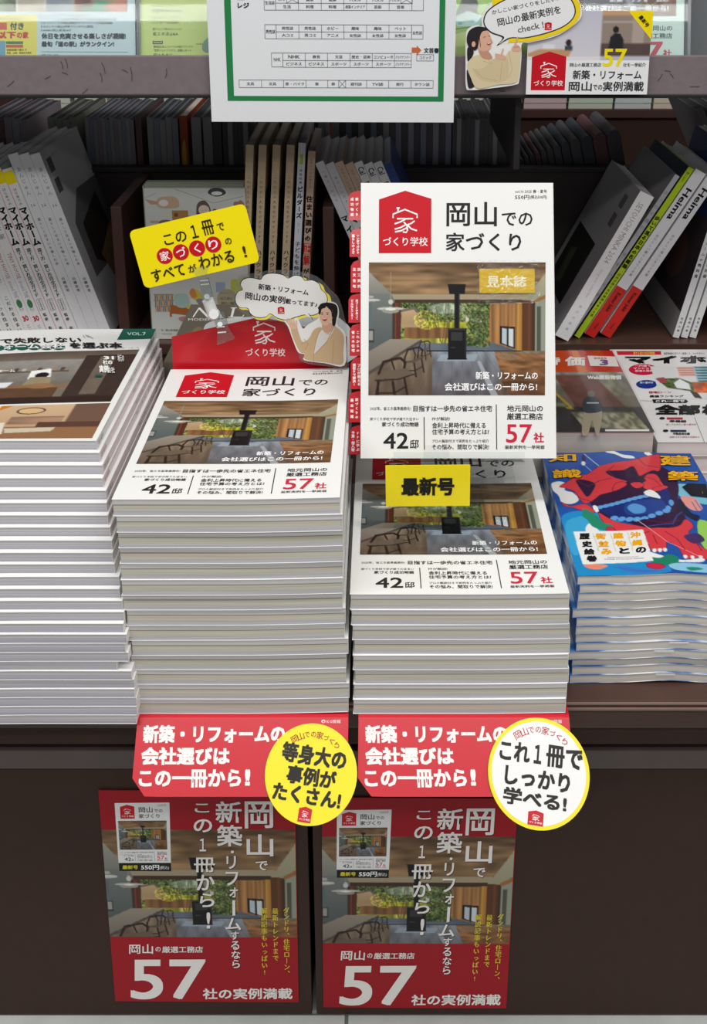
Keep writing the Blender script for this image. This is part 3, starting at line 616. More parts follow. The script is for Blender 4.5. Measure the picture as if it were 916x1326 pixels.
# ------------------------------------------------------------------ stack D, right: blue covers
DTT = (.763 - .6365) / 13
random.seed(21)
wD = lambda x, y: .0035 * np.exp(-((x - .098) / .034) ** 2) + .0008 * np.exp(-((x - .03) / .03) ** 2)
jd = [(random.uniform(-.003, .003), random.choice((0, .0006, .0012, .0, .0022)), R(random.uniform(-.3, .3))) for _ in range(14)]
def locD(i):
    j = jd[i] if i < 12 else (0, .0005, 0)
    if i == 3: j = (-.006, -.001, 0)
    return (.1955 + j[0], .948 + j[1], STAGE + i * DTT, j[2])
M_BLUE = bpy.data.materials.new('blue_illustrated_cover'); M_BLUE.use_nodes = True
def _blue():
    nt = M_BLUE.node_tree; b = nt.nodes['Principled BSDF']; tc = nt.nodes.new('ShaderNodeTexCoord'); n = nt.nodes.new('ShaderNodeTexNoise'); r = nt.nodes.new('ShaderNodeValToRGB')
    n.inputs['Scale'].default_value = 22; nt.links.new(tc.outputs['Object'], n.inputs['Vector']); nt.links.new(n.outputs[0], r.inputs[0]); nt.links.new(r.outputs[0], b.inputs['Base Color'])
    el = r.color_ramp.elements; el.new(.5); el.new(.58)
    for e, (p, c) in zip(el, ((.36, (40, 60, 120)), (.45, (60, 120, 190)), (.54, (190, 204, 220)), (.62, (228, 230, 234)))): e.position = p; e.color = (*lin(c), 1)
    b.inputs['Roughness'].default_value = .35
_blue()
class Raster:      # same calls as Print, but painted into a fine coloured grid (for covers that bend)
    def __init__(s, pr, W, H):
        s.p = pr; s.g = Img((0, 0, pr.w, pr.h), W, H); inv = np.linalg.inv(pr.H)
        f = lambda u, v: tuple((lambda q: q[:2] / q[2])(inv @ np.array([u, -v, 1.])))
        s.c00, s.c10, s.c11, s.c01 = f(0, 0), f(pr.w, 0), f(pr.w, pr.h), f(0, pr.h)
    def m(s, pts): q = s.p.mp(pts); return [(a, -b) for a, b in q]
    def poly(s, pts, col, edge=0): s.g.poly(s.m(pts), col)
    def smooth(s, pts, col, n=5): q = s.m(spline(pts, n)); s.g.poly(q, col); s.g.line(q + q[:1], .00055, (40, 24, 50)) if col[0] > 190 and col[1] < 80 else None
    def ell(s, cx, cy, rx, ry, col, n=28, a=0):
        ca, sa = math.cos(R(a)), math.sin(R(a)); s.g.poly(s.m([(cx + rx * math.cos(t) * ca - ry * math.sin(t) * sa, cy + rx * math.cos(t) * sa + ry * math.sin(t) * ca) for t in np.linspace(0, 2 * math.pi, n, endpoint=False)]), col)
    def line(s, pts, wd, col): s.g.line(s.m(pts), wd * .00025, col)
def art_D(p):
    B1 = (36, 84, 166); B2 = (36, 140, 200); DK = (52, 26, 60); RD = (214, 62, 70); LB = (96, 160, 220); WH = (236, 236, 234)
    # drawn in the pixel frame of a close view of the cover
    PR = Print(.182, .257, ((-6, 36), (875, 45), (1232, 740), (158, 740)), warp=wD, step=1.6e-5); P = Raster(PR, 180, 254)
    P.poly([(-6, 36), (300, 38), (600, 40), (875, 45), (1232, 740), (700, 740), (158, 740)], B1)
    P.smooth([(90, 400), (180, 370), (330, 380), (420, 420), (520, 560), (700, 700), (640, 736), (162, 736), (130, 620), (100, 480)], B2)
    P.smooth([(110, 440), (200, 400), (290, 400), (330, 470), (250, 560), (170, 620), (128, 590)], (60, 164, 214))
    P.smooth([(780, 220), (900, 240), (960, 330), (880, 320), (780, 280)], (120, 190, 214)); P.smooth([(900, 420), (1080, 520), (1160, 660), (1000, 640), (900, 560)], (150, 206, 90))
    for pts in ([(360, 28), (420, 40), (470, 62), (530, 70), (540, 84), (480, 82), (430, 60), (380, 46)], [(600, 48), (625, 40), (650, 60), (620, 62)], [(44, 210), (90, 200), (130, 214), (120, 250), (180, 270), (196, 310), (150, 330), (96, 318), (80, 280), (50, 250)], [(230, 460), (270, 440), (330, 500), (560, 600), (760, 660), (900, 640), (880, 668), (640, 672), (560, 640), (300, 560), (236, 500)]): P.smooth(pts, WH)
    P.line([(250, 48), (340, 126)], 4, (220, 226, 232)); P.line([(236, 100), (300, 160)], 3, (200, 206, 232)); P.ell(244, 70, 12, 20, (60, 40, 90)); P.ell(240, 100, 12, 12, WH)
    P.smooth([(690, 120), (770, 170), (790, 240), (780, 330), (820, 420), (790, 480), (600, 490), (470, 440), (330, 400), (260, 320), (240, 240), (380, 140), (560, 100)], DK)   # mane and jaw
    P.smooth([(90, 230), (140, 200), (200, 170), (260, 160), (330, 120), (420, 104), (520, 96), (600, 70), (680, 52), (702, 70), (700, 110), (680, 150), (640, 150), (560, 190), (480, 220), (420, 260), (330, 280), (300, 300), (240, 330), (200, 300), (180, 262), (130, 240)], RD)  # brow and muzzle
    P.smooth([(96, 318), (150, 340), (220, 330), (260, 342), (290, 380), (230, 372), (160, 350), (110, 340)], RD)
    P.smooth([(600, 180), (660, 170), (690, 210), (700, 240), (640, 262), (580, 250)], RD); P.smooth([(640, 250), (700, 232), (728, 240), (690, 262), (640, 270)], RD)
    P.smooth([(190, 196), (250, 196), (300, 216), (290, 250), (252, 290), (220, 256)], DK); P.smooth([(370, 150), (470, 150), (530, 130), (560, 180), (600, 210), (540, 230), (450, 200), (400, 180)], DK)
    P.smooth([(506, 228), (560, 220), (586, 240), (540, 256)], RD); P.smooth([(420, 222), (470, 216), (486, 234), (440, 256), (400, 262)], RD)
    P.smooth([(288, 346), (400, 332), (560, 300), (640, 286), (720, 250), (742, 330), (728, 380), (640, 410), (500, 440), (400, 412), (330, 376)], (30, 44, 112))   # open mouth
    P.smooth([(470, 340), (600, 320), (690, 320), (700, 380), (600, 400), (480, 400)], (38, 66, 140)); P.smooth([(480, 360), (520, 340), (580, 360), (580, 390), (520, 396)], (90, 150, 210))
    for i in range(9): P.ell(322 + i * 34, 350 - i * 6.4, 22, 10, LB, 14, -10)
    for i in range(8): P.ell(400 + i * 44, 414 + 14 * math.sin(i * .5) - max(0, i - 4) * 10, 24, 13, LB, 14, -6)
    P.smooth([(582, 278), (620, 262), (660, 280), (678, 308), (640, 306), (600, 296)], WH); P.smooth([(278, 344), (300, 342), (312, 372), (292, 376)], WH); P.ell(740, 330, 15, 18, LB); P.ell(720, 362, 16, 14, LB)
    P.smooth([(310, 380), (400, 430), (520, 460), (620, 480), (760, 460), (820, 420), (860, 460), (830, 500), (880, 560), (960, 620), (940, 650), (880, 640), (800, 650), (760, 590), (700, 560), (690, 600), (640, 616), (600, 600), (560, 540), (440, 500), (340, 440)], RD)   # jaw, paws
    P.smooth([(560, 430), (700, 440), (800, 420), (780, 460), (700, 480), (600, 470)], DK)
    for x, y in ((622, 606), (654, 606), (684, 604), (800, 640), (842, 640), (890, 636)): P.smooth([(x - 12, y - 6), (x + 8, y - 8), (x + 10, y + 8), (x - 6, y + 12)], WH, 3)
    P.smooth([(220, 360), (250, 366), (300, 400), (340, 440), (380, 450), (390, 480), (330, 480), (270, 460), (240, 420), (214, 400)], (38, 138, 110)); P.smooth([(356, 462), (390, 468), (400, 486), (352, 486)], (206, 40, 70))
    P.smooth([(800, 290), (880, 300), (920, 360), (870, 370), (820, 340)], (226, 150, 140)); P.smooth([(790, 300), (850, 380), (900, 400), (880, 430), (820, 400), (780, 360)], (30, 34, 60)); P.smooth([(800, 520), (880, 500), (920, 540), (850, 560)], (70, 50, 100))
    P.line([(530, 430), (700, 560), (900, 640)], 3, (240, 190, 190))
    P.smooth([(580, 640), (650, 650), (700, 630), (760, 650), (740, 690), (660, 690), (590, 664)], (34, 128, 100)); P.smooth([(572, 676), (640, 680), (680, 700), (640, 712), (580, 700)], (204, 40, 72)); P.smooth([(700, 690), (800, 676), (960, 680), (1100, 700), (1000, 724), (760, 722)], (140, 196, 226)); P.smooth([(800, 704), (860, 698), (900, 706), (830, 720)], (40, 140, 110))
    P.smooth([(400, 680), (520, 700), (640, 724), (560, 732), (440, 716)], (60, 120, 200)); P.smooth([(200, 680), (250, 672), (340, 680), (300, 702), (240, 700)], (230, 140, 110))
    for ln in ([(200, 200), (260, 230), (330, 200), (400, 190)], [(150, 250), (210, 300), (280, 320)], [(420, 120), (380, 150), (420, 190), (480, 210)], [(560, 80), (600, 120), (690, 130)], [(600, 190), (650, 200), (680, 230)], [(440, 500), (520, 520), (600, 500)], [(690, 500), (760, 540), (800, 600)], [(860, 540), (900, 600)], [(620, 520), (640, 570)], [(590, 440), (700, 450), (780, 430)]): P.line(ln, 4, (120, 30, 60))
    for ln in ([(600, 470), (740, 452), (770, 400), (800, 380)], [(380, 690), (520, 716), (700, 724)], [(860, 320), (900, 390)], [(880, 310), (925, 380)]): P.line(ln, 4, (70, 90, 170))
    P.poly([(152, 486), (562, 486), (612, 664), (196, 674)], WH)
    for x in (270, 372, 472): P.line([(x, 500), (x + 24, 600)], 2.5, (190, 180, 150))
    PR.grid(P.g.out(), (P.c00, P.c10, P.c11, P.c01)); P = PR
    O = (238, 168, 20); K = (30, 28, 34)
    def ch(t, x0, y0, x1, y1, c): P.text(t, x0, y0, x1, y1, c, .06)
    for t, x, y, c in (('沖', 484, 498, O), ('縄', 494, 542, O), ('の', 512, 584, K), ('建', 384, 498, O), ('物', 396, 542, O), ('と', 414, 584, K), ('街', 280, 500, O), ('並', 294, 544, O), ('み', 308, 588, O), ('歴', 184, 500, K), ('史', 196, 544, K), ('絵', 206, 588, K), ('巻', 218, 628, K)): ch(t, x, y, x + 62, y + 34, c)
    P.text('Beautiful pictures of old streets and', 345, 636, 522, 642, K, .0, 1); P.text('buildings and streets in Okinawa', 326, 646, 556, 653, K, .0, 1)
    for t, x0, y0, x1, y1 in (('知', 32, 46, 198, 90), ('識', 50, 136, 222, 184), ('建', 690, 60, 872, 118), ('築', 730, 150, 910, 204)):
        P.text(t, x0 - 3, y0 - 2, x1 + 3, y1 + 2, (20, 20, 40), .075); P.text(t, x0, y0, x1, y1, (244, 178, 20), .03)
    P.poly([(810, 240), (850, 218), (950, 224), (960, 300), (860, 290)], (26, 24, 34)); P.text('特集', 876, 250, 930, 280, (244, 200, 40), .05)
    return PR
def coverD(k, t):
    if k == 0: put_cover_print(t, art_D(Print(.182, .257)), .182, .257, DTT, INKG)
    if k in (8, 9, 10, 12):   # white patch on the spine side of the cover edges
        p = Print(.02, .0016); p.rect(0, 0, 20, 1.6, (240, 240, 240)); link('edge_mark', p.mesh('edge_mark', INKM), t, mtx=upright(.088 + .003 * (k % 3), -.0002, DTT + .0024))
stack('D', 13, .182, .257, DTT, 'L', P_D, M_BLUE, locD, 'magazine', 'blue magazine with a red open-mouthed beast illustration, topmost of the right pile',
      'blue edged magazine, %s from the top of the right pile', 'bottom magazine of the blue edged right pile, gaping slightly off the stage', 'right pile of blue illustrated magazines', wD, coverD)

# ------------------------------------------------------------------ second row: E (dark lifestyle magazine), F (bagged red magazine), G (white home magazine)
EH = ZC - .5524
blk = struct('trim_1', -.29, -.055, 1.22, 1.50, STAGE, EH - .035, M_STAGE, .002)
def simple_mag(key, loc, w, d, T, spine, pm, cm, label, group=None, art=None, inkm=None):
    t = thing('magazine', label, 'magazine', loc, (0, 0, 0), group)
    pg, cv = mag_meshes(key, w, d, T, spine, pm, cm); link('page_block', pg, t); link('cover', cv, t)
    if art:
        q = [proj(Vector(loc) + Vector(c)) for c in ((0, d, T), (w, d, T), (w, 0, T), (0, 0, T))]
        p = Print(w, d, q, step=2e-5); art(p); put_cover_print(t, p, w, d, T, inkm)
    return t
M_OLIVE = mat('olive_brown_cover', (92, 84, 74), .35)
def artE(p):
    H = np.linalg.inv(p.H); c = lambda u, v: tuple((lambda q: q[:2] / q[2])(H @ np.array([u * p.w, -v * p.h, 1])))
    p.poly([c(0, 0), c(1, 0), c(1, 1), c(0, 1)], (98, 90, 78))
    p.smooth([(262, 430), (270, 418), (300, 412), (350, 410), (440, 412), (450, 470), (240, 470), (252, 446)], (196, 200, 200)); p.smooth([(236, 470), (248, 430), (262, 428), (250, 480)], (126, 112, 70))
    p.smooth([(300, 420), (350, 416), (430, 420), (430, 440), (300, 440)], (176, 184, 186))
    W = (232, 232, 228); p.line([(250, 411), (258, 399)], 1.6, W); p.line([(258, 399), (270, 411)], 2.8, W); p.line([(270, 411), (279, 399)], 1.4, W); p.line([(279, 399), (287, 411)], 2.8, W); p.line([(284, 411.5), (290, 411.5)], 1, W)
    p.line([(303, 399), (300, 411)], 3, W); p.line([(296, 411), (314, 411), (316, 408)], 1.2, W); p.line([(299, 399), (307, 399)], 1, W); p.text('MODERN LIVING', 244, 412.6, 312, 415.6, W, .0)
simple_mag('E', (-.277, 1.205, EH - .0175), .21, .297, .0175, 'L', P_A, M_OLIVE, 'dark olive lifestyle magazine lying behind the red house shaped card', None, artE)
simple_mag('E', (-.280, 1.207, EH - .035), .21, .297, .0175, 'L', P_A, M_OLIVE, 'lower dark magazine hidden under the olive lifestyle magazine')
M_REDC = mat('red_cover', (190, 34, 34), .3); FX, FY, FT = .3326 - .182, 1.21, .0285; FZ = ZC - .61
def artF(p):
    c = lambda u, v: tuple((lambda q: q[:2] / q[2])(np.linalg.inv(p.H) @ np.array([u * p.w, -v * p.h, 1])))
    p.poly([c(0, 0), c(1, 0), c(1, 1), c(0, 1)], (196, 40, 32))
    p.poly([(700, 454), (748, 454), (770, 492), (706, 492)], (208, 76, 30)); p.poly([(740, 454), (748, 454), (765, 490), (752, 490)], (214, 120, 40))
    g = Img((720, 490, 850, 562), 100, 60, (120, 112, 100)); g.rect(720, 490, 850, 520, (150, 152, 144), c2=(122, 116, 100), cells=(12, 30), amt=.3); g.poly([(780, 494), (818, 494), (836, 535), (790, 535)], (112, 74, 66), cells=(14, 20), amt=.15); g.rect(720, 534, 850, 562, (58, 54, 56), cells=(10, 20), amt=.2); g.poly([(784, 540), (840, 540), (846, 560), (790, 556)], (140, 136, 112), cells=(30, 50), amt=.4)
    g.poly([(756, 508), (772, 508), (788, 536), (782, 536)], (196, 160, 60)); g.poly([(752, 504), (766, 502), (784, 534), (758, 534)], (104, 108, 84), cells=(30, 50), amt=.4); g.poly([(722, 510), (740, 500), (752, 530), (730, 532)], (206, 208, 204), cells=(30, 30), amt=.3)
    p.grid(g.out(), (c(0, .30), c(1, .30), c(1, 1), c(0, 1)))
    p.smooth([(758, 520), (772, 520), (780, 534), (776, 562), (772, 562), (767, 544), (762, 562), (754, 562), (756, 536)], (176, 164, 140)); p.smooth([(757, 516), (774, 516), (780, 532), (757, 534)], (58, 66, 78)); p.line([(760, 522), (776, 522)], 1.6, (200, 202, 206)); p.ell(766, 510, 5, 4, (120, 112, 104))
    W = (240, 238, 234); p.text('時', 700, 462, 726, 473, W, .05); p.text('価', 732, 462, 758, 474, W, .05); p.poly([(761, 461), (797, 462), (802, 475), (765, 474)], W); p.text('2025', 769, 463, 786, 465.5, (190, 60, 60), .03); p.text('3', 777, 466, 788, 473.5, (110, 70, 150), .06); p.text('Web建設物価', 761, 486, 805, 492, W, .05); p.rect(784, 556.5, 841, 559, W)
wrapped = simple_mag('F', (FX, FY, FZ - FT), .182, .257, FT, 'L', P_G, M_REDC, 'thick red topped monthly in a clear bag, topmost of its pile right of the sample', None, artF, INKG)
V, F = box(-.002, .184, -.002, .259, 0, FT + .0012); link('clear_bag', mesh_of('clear_bag', V, F, clear_mat('crinkled_bag', (.97, .97, .97), .1, 1.35)), wrapped)
for i in range(4):
    simple_mag('F2', (FX - .002 * (i % 2), FY + .002 * (i % 3), STAGE + i * .0310), .182, .257, .0305, 'L', P_G, OFFW, 'thick grey edged volume, %s from the bottom of the pile under the bagged red monthly' % ('first', 'second', 'third', 'fourth')[i], 'thick volumes under the bagged monthly')
GZ = ZC - .63; GX, GY = .3406, 1.222
def artG(p):
    c = lambda u, v: tuple((lambda q: q[:2] / q[2])(np.linalg.inv(p.H) @ np.array([u * p.w, -v * p.h, 1])))
    m = lambda x, y: (720 + x / 4.673, 445 + y / 4.673)
    def T(t, a, b, cc, d, col=BLK, bold=.04, res=2): x0, y0 = m(a, b); x1, y1 = m(cc, d); p.text(t, x0, y0, x1, y1, col, bold, res)
    p.poly([c(0, 0), c(1, 0), c(1, 1), c(0, 1)], (232, 230, 230))
    p.poly([m(366, 46), m(636, 46), m(640, 68), m(376, 70)], (214, 40, 60)); T('得する家の75万円特集', 470, 50, 600, 66, (250, 220, 60), .03, 1); T('最新情報を見やすく整理して、わかりやすく', 655, 54, 900, 68, BLK, .02, 1)
    T('マイホーム', 418, 74, 1250, 122, (24, 22, 24), .08)
    p.ell(*m(530, 158), 88 / 4.673, 34 / 4.673, (204, 30, 70)); T('一戸建て', 480, 130, 575, 142, (250, 240, 240), .03, 1); T('マンション', 470, 145, 590, 157, (250, 240, 240), .03, 1); T('最強の選択', 480, 160, 590, 172, (250, 240, 240), .03, 1)
    p.ell(*m(694, 166), 60 / 4.673, 25 / 4.673, (28, 56, 140)); T('建売住宅', 655, 150, 735, 162, (240, 240, 250), .03, 1); T('購入術', 665, 166, 730, 178, (240, 240, 250), .03, 1)
    p.ell(*m(550, 248), 64 / 4.673, 26 / 4.673, (28, 56, 140)); T('賢い選び方', 510, 232, 590, 244, (240, 240, 250), .03, 1)
    g = Img((570, 140, 1100, 340), 90, 50, (226, 226, 226)); g.poly([(580, 215), (740, 210), (900, 270), (860, 300), (640, 270)], (90, 110, 70), cells=(20, 30), amt=.4); g.rect(740, 145, 860, 200, (226, 190, 180)); [g.rect(745 + i * 2, 150 + i * 13, 870, 156 + i * 13, (200, 120, 100)) for i in range(4)]; g.rect(850, 140, 1000, 250, (150, 196, 208)); [g.rect(860, 146 + i * 16, 990, 152 + i * 16, (60, 80, 90)) for i in range(6)]
    g.poly([(690, 240), (740, 215), (790, 245), (790, 280), (700, 270)], (236, 238, 240)); g.poly([(590, 210), (640, 205), (650, 240), (600, 240)], (170, 80, 90)); g.rect(810, 235, 1000, 300, (220, 110, 60), cells=(14, 20), amt=.3); g.poly([(780, 285), (830, 300), (850, 335), (800, 330)], (60, 60, 60))
    p.grid(g.out(), (m(572, 140), m(1060, 140), m(1110, 338), m(640, 338)))
    T('住宅ローン', 562, 290, 700, 304, (190, 40, 60), .05); T('最強ランキング', 568, 314, 775, 328, BLK, .04)
    p.poly([m(584, 340), m(790, 342), m(802, 353), m(790, 362), m(592, 362)], (30, 28, 30)); T('これ一冊で', 605, 344, 780, 358, (240, 240, 240), .05); T('全部', 600, 372, 875, 434, (26, 24, 26), .07); T('わかる', 885, 372, 1180, 434, (26, 24, 26), .07)
    for y, a, b_ in ((450, '準備編', '知っておきたい家の選び方'), (526, '不動産会社編', '信頼できる会社を見極める')):
        k = (y - 450) * .28; p.ell(*m(644 + k, y + 5), 3.6, 1.6, BLK); p.poly([m(672 + k, y), m(768 + k, y), m(770 + k, y + 12), m(674 + k, y + 12)], (190, 50, 70) if y == 450 else (50, 60, 90)); T(a, 688 + k, y + 16, 790 + k, y + 30, BLK, .04); T(b_, 668 + k, y + 38, 850 + k, y + 48, (180, 60, 70), .02, 1)
    p.line([m(840, 450), m(900, 600)], .4, BLK); p.line([m(510, 348), m(584, 352)], .3, BLK)
simple_mag('G', (GX, GY, GZ - .019), .21, .297, .019, 'L', P_K, OFFW, 'white home buying magazine with coloured ovals, top of the pile at the right edge', None, artG, INKG)
for i in range(5):
    simple_mag('G2', (GX + (.002, 0, -.001, .0015, 0)[i], GY + (0, .002, .001, 0, .0015)[i], STAGE + i * .0228), .21, .297, .0227, 'L', P_K, OFFW, 'pink edged magazine, %s from the bottom of the pile at the right edge' % ('first', 'second', 'third', 'fourth', 'fifth')[i], 'pink edged pile at the right edge')

# ------------------------------------------------------------------ the upright sample copy with index tabs, on a clear stand
SB = Vector((-.0222, 1.057, ZC - .5638)); LEAN = 21.2; ST_ = .016
rx = R(90 - LEAN); nrm = Vector((0, -math.cos(R(LEAN)), math.sin(R(LEAN))))
s0 = SB - nrm * ST_
smp = thing('sample_magazine', 'upright white sample copy with yellow sample sticker and red index tabs', 'magazine', s0, (rx, 0, 0))
pg, cv = mag_meshes('S', .21, .297, ST_, 'R', P_A, WHITE); link('page_block', pg, smp); link('cover', cv, smp)
pc = house_cover(); put_cover_print(smp, pc, .21, .297, ST_)
sx, sy = 210 / 795, 297 / 1130
p = Print(.060, .026); p.rect(0, 0, 60, 26, (214, 178, 0)); p.text('見本誌', 8, 7, 51, 20, (236, 228, 190), .03)
sk = link('sample_sticker', p.mesh('sample_sticker', INKG), smp, mtx=Matrix.Translation(((538 - 52) * sx / 1000, .297 - (376 - 18) * sy / 1000, ST_ + .0016)))
V, F = box(-.002, .066, -.038, .010, -.0001, .0001); fl = link('clear_tape', mesh_of('clear_tape', V, F, clear_mat('glossy_tape', (.99, .99, .99), .10, 1.6, 0, 130)), smp, loc=((541 - 52) * sx / 1000 - .001, .297 - (376 - 18) * sy / 1000, ST_ + .0021))
tabs = [((25, 165), '家づくり', '成功物語'), ((205, 340), 'いい家で分かる', '暮らしのよさ'), ((355, 510), '施工実例', '注文住宅'), ((515, 655), '家づくり学校って', 'どんなところ?'), ((660, 815), 'これからの', '省エネ住宅'), ((820, 975), 'プロが教える', '間取りで解決!'), ((985, 1135), '家づくりの', '基本知識'), ((1150, 1290), 'FPに学ぶ', '予算・借入術')]
M_TAB = mat('red_tab_card', (196, 24, 40), .3, coat=.2)
def page_v(py): # distance up the sample page for a pixel row
    t = (py - PPY) / FPX; d = Vector((0, CT - ST * t, -(ST + CT * t))); o = Vector((0, 0, ZC)); n = nrm
    k = (SB - o).dot(n) / d.dot(n); pt = o + d * k; return (pt - SB).dot(Vector((0, math.sin(R(LEAN)), math.cos(R(LEAN)))))
for i, ((a, b), t1, t2) in enumerate(tabs):
    v1 = page_v(240 + a / 3.683); v0 = page_v(240 + b / 3.683); zz = ST_ - .002 - i * .0016; xw = -.0135 + .0012 * (i % 3)
    V, F = prism([(xw, v0), (.004, v0), (.004, v1), (-.003, v1), (xw + .003, v1 - .002), (xw, v1 - .007)], zz - .0003, zz)
    tb = link('index_tab', fix(mesh_of('index_tab', V, F, M_TAB)), smp)
    hh = v1 - v0; p = Print(.013, hh); p.vtext(t2, 3.4, hh * 200, hh * 900, min(3.6, hh * 700 / len(t2) * 1.0), (250, 235, 235), .05); p.vtext(t1, 8.6, hh * 200, hh * 900, min(3.6, hh * 700 / len(t1)), (250, 235, 235), .05)
    link('tab_print', p.mesh('tab_print', INK), tb, mtx=Matrix.Translation((xw + .0005, v1, zz)))
# clear easel
es = thing('acrylic_easel', 'clear acrylic easel standing on the short pile and holding the sample copy', 'stand', (.083, 1.0, ZC - .6275))
zb_ = (ZC - .5638) - (ZC - .6275)
V, F = join(box(-.07, .07, -.02, .16, .0002, .0030), box(-.07, .07, .035, .038, .003, zb_ - .010))
link('easel_base', fix(mesh_of('easel_base', V, F, ACRYL)), es)
V = []
L = .22
dirv = Vector((0, math.sin(R(LEAN)), math.cos(R(LEAN)))); base = s0 - Vector((.083, 1.0, ZC - .6275)); base.x = 0
def slab(o, u, lu, v, lv, n, ln):
    c = [o + u * a + v * b + n * d for d in (0, ln) for a, b in ((0, 0), (lu, 0), (lu, lv), (0, lv))]
    return [tuple(q) for q in c], [(0, 3, 2, 1), (4, 5, 6, 7), (0, 1, 5, 4), (1, 2, 6, 5), (2, 3, 7, 6), (3, 0, 4, 7)]
X = Vector((1, 0, 0))
V, F = slab(base - X * .07 - nrm * .0035 - dirv * .003, X, .14, dirv, L, nrm, .003); link('easel_back', fix(mesh_of('easel_back', V, F, ACRYL)), es)
V, F = join(slab(base - X * .07 - nrm * .0035 - dirv * .0032, X, .14, nrm, .026, -dirv, .003), slab(base - X * .07 + nrm * .0195 - dirv * .003, X, .14, dirv, .010, nrm, .003)); link('easel_lip', fix(mesh_of('easel_lip', V, F, ACRYL)), es)
# yellow "latest issue" card hanging from the lip
a = at(500, 603, y=1.012); b = at(610, 603, y=1.012); c = at(554, 656, y=1.012); w = b[0] - a[0]; h = a[2] - c[2]
yc = thing('price_card', 'small yellow card with bold black letters hanging below the sample copy', 'card', (a[0], 1.012, c[2]), (0, R(-.6), 0))
bevel_box('card_sheet', 0, w, 0, .0008, 0, h, mat('yellow_card', (246, 224, 0), .35), 0, yc)
p = Print(w, h); W1, H1 = w * 1000, h * 1000; p.text('最新号', W1 * .185, H1 * .29, W1 * .815, H1 * .74, (30, 26, 20), .055); link('card_print', p.mesh('card_print'), yc, mtx=upright(0, -.0001, h))
bevel_box('hanging_strip', w * .45, w * .75, .0008, .0012, h - .004, h + .022, ACRYL, 0, yc)

# ------------------------------------------------------------------ red card behind the tall pile
y0 = 1.204; zB = ZC - .530
tl = at(224, 438, y=y0); tr = at(452, 437, y=y0); ap = at(337, 413, y=y0); bl = at(224, 482, y=y0)
rc = thing('topper_card', 'red house shaped card with white emblem standing behind the tall middle pile', 'card', (bl[0], y0, bl[2] - .012), (R(-6), 0, 0))
w = tr[0] - tl[0]; hs = tl[2] - bl[2] + .012; ha = ap[2] - bl[2] + .012
out = [(0, 0), (w, 0), (w, hs), ((ap[0] - bl[0]), ha), (0, hs)]
V, F = prism(out, -.0004, .0004); me = fix(mesh_of('card_sheet', V, F, mat('bright_red_card', (206, 22, 38), .28, coat=.2)))
me.transform(Matrix.Rotation(R(90), 4, 'X')); link('card_sheet', me, rc)
p = Print(w, ha, (224, 413, 452, 413 + 41 + (ha - (ap[2] - tl[2])) * 1000 * 0 + 28)) if False else Print(w, ha, (proj((bl[0], y0, ap[2]))[0], 413, proj((bl[0] + w, y0, ap[2]))[0], 494))
emblem(p, 310.4, 400, 371.6, 469, bg=False, small=False); p.text('づくり学校', 316, 452, 368, 462, (250, 240, 240), .012)
link('card_print', p.mesh('card_print'), rc, mtx=upright(0, -.0005, ha))

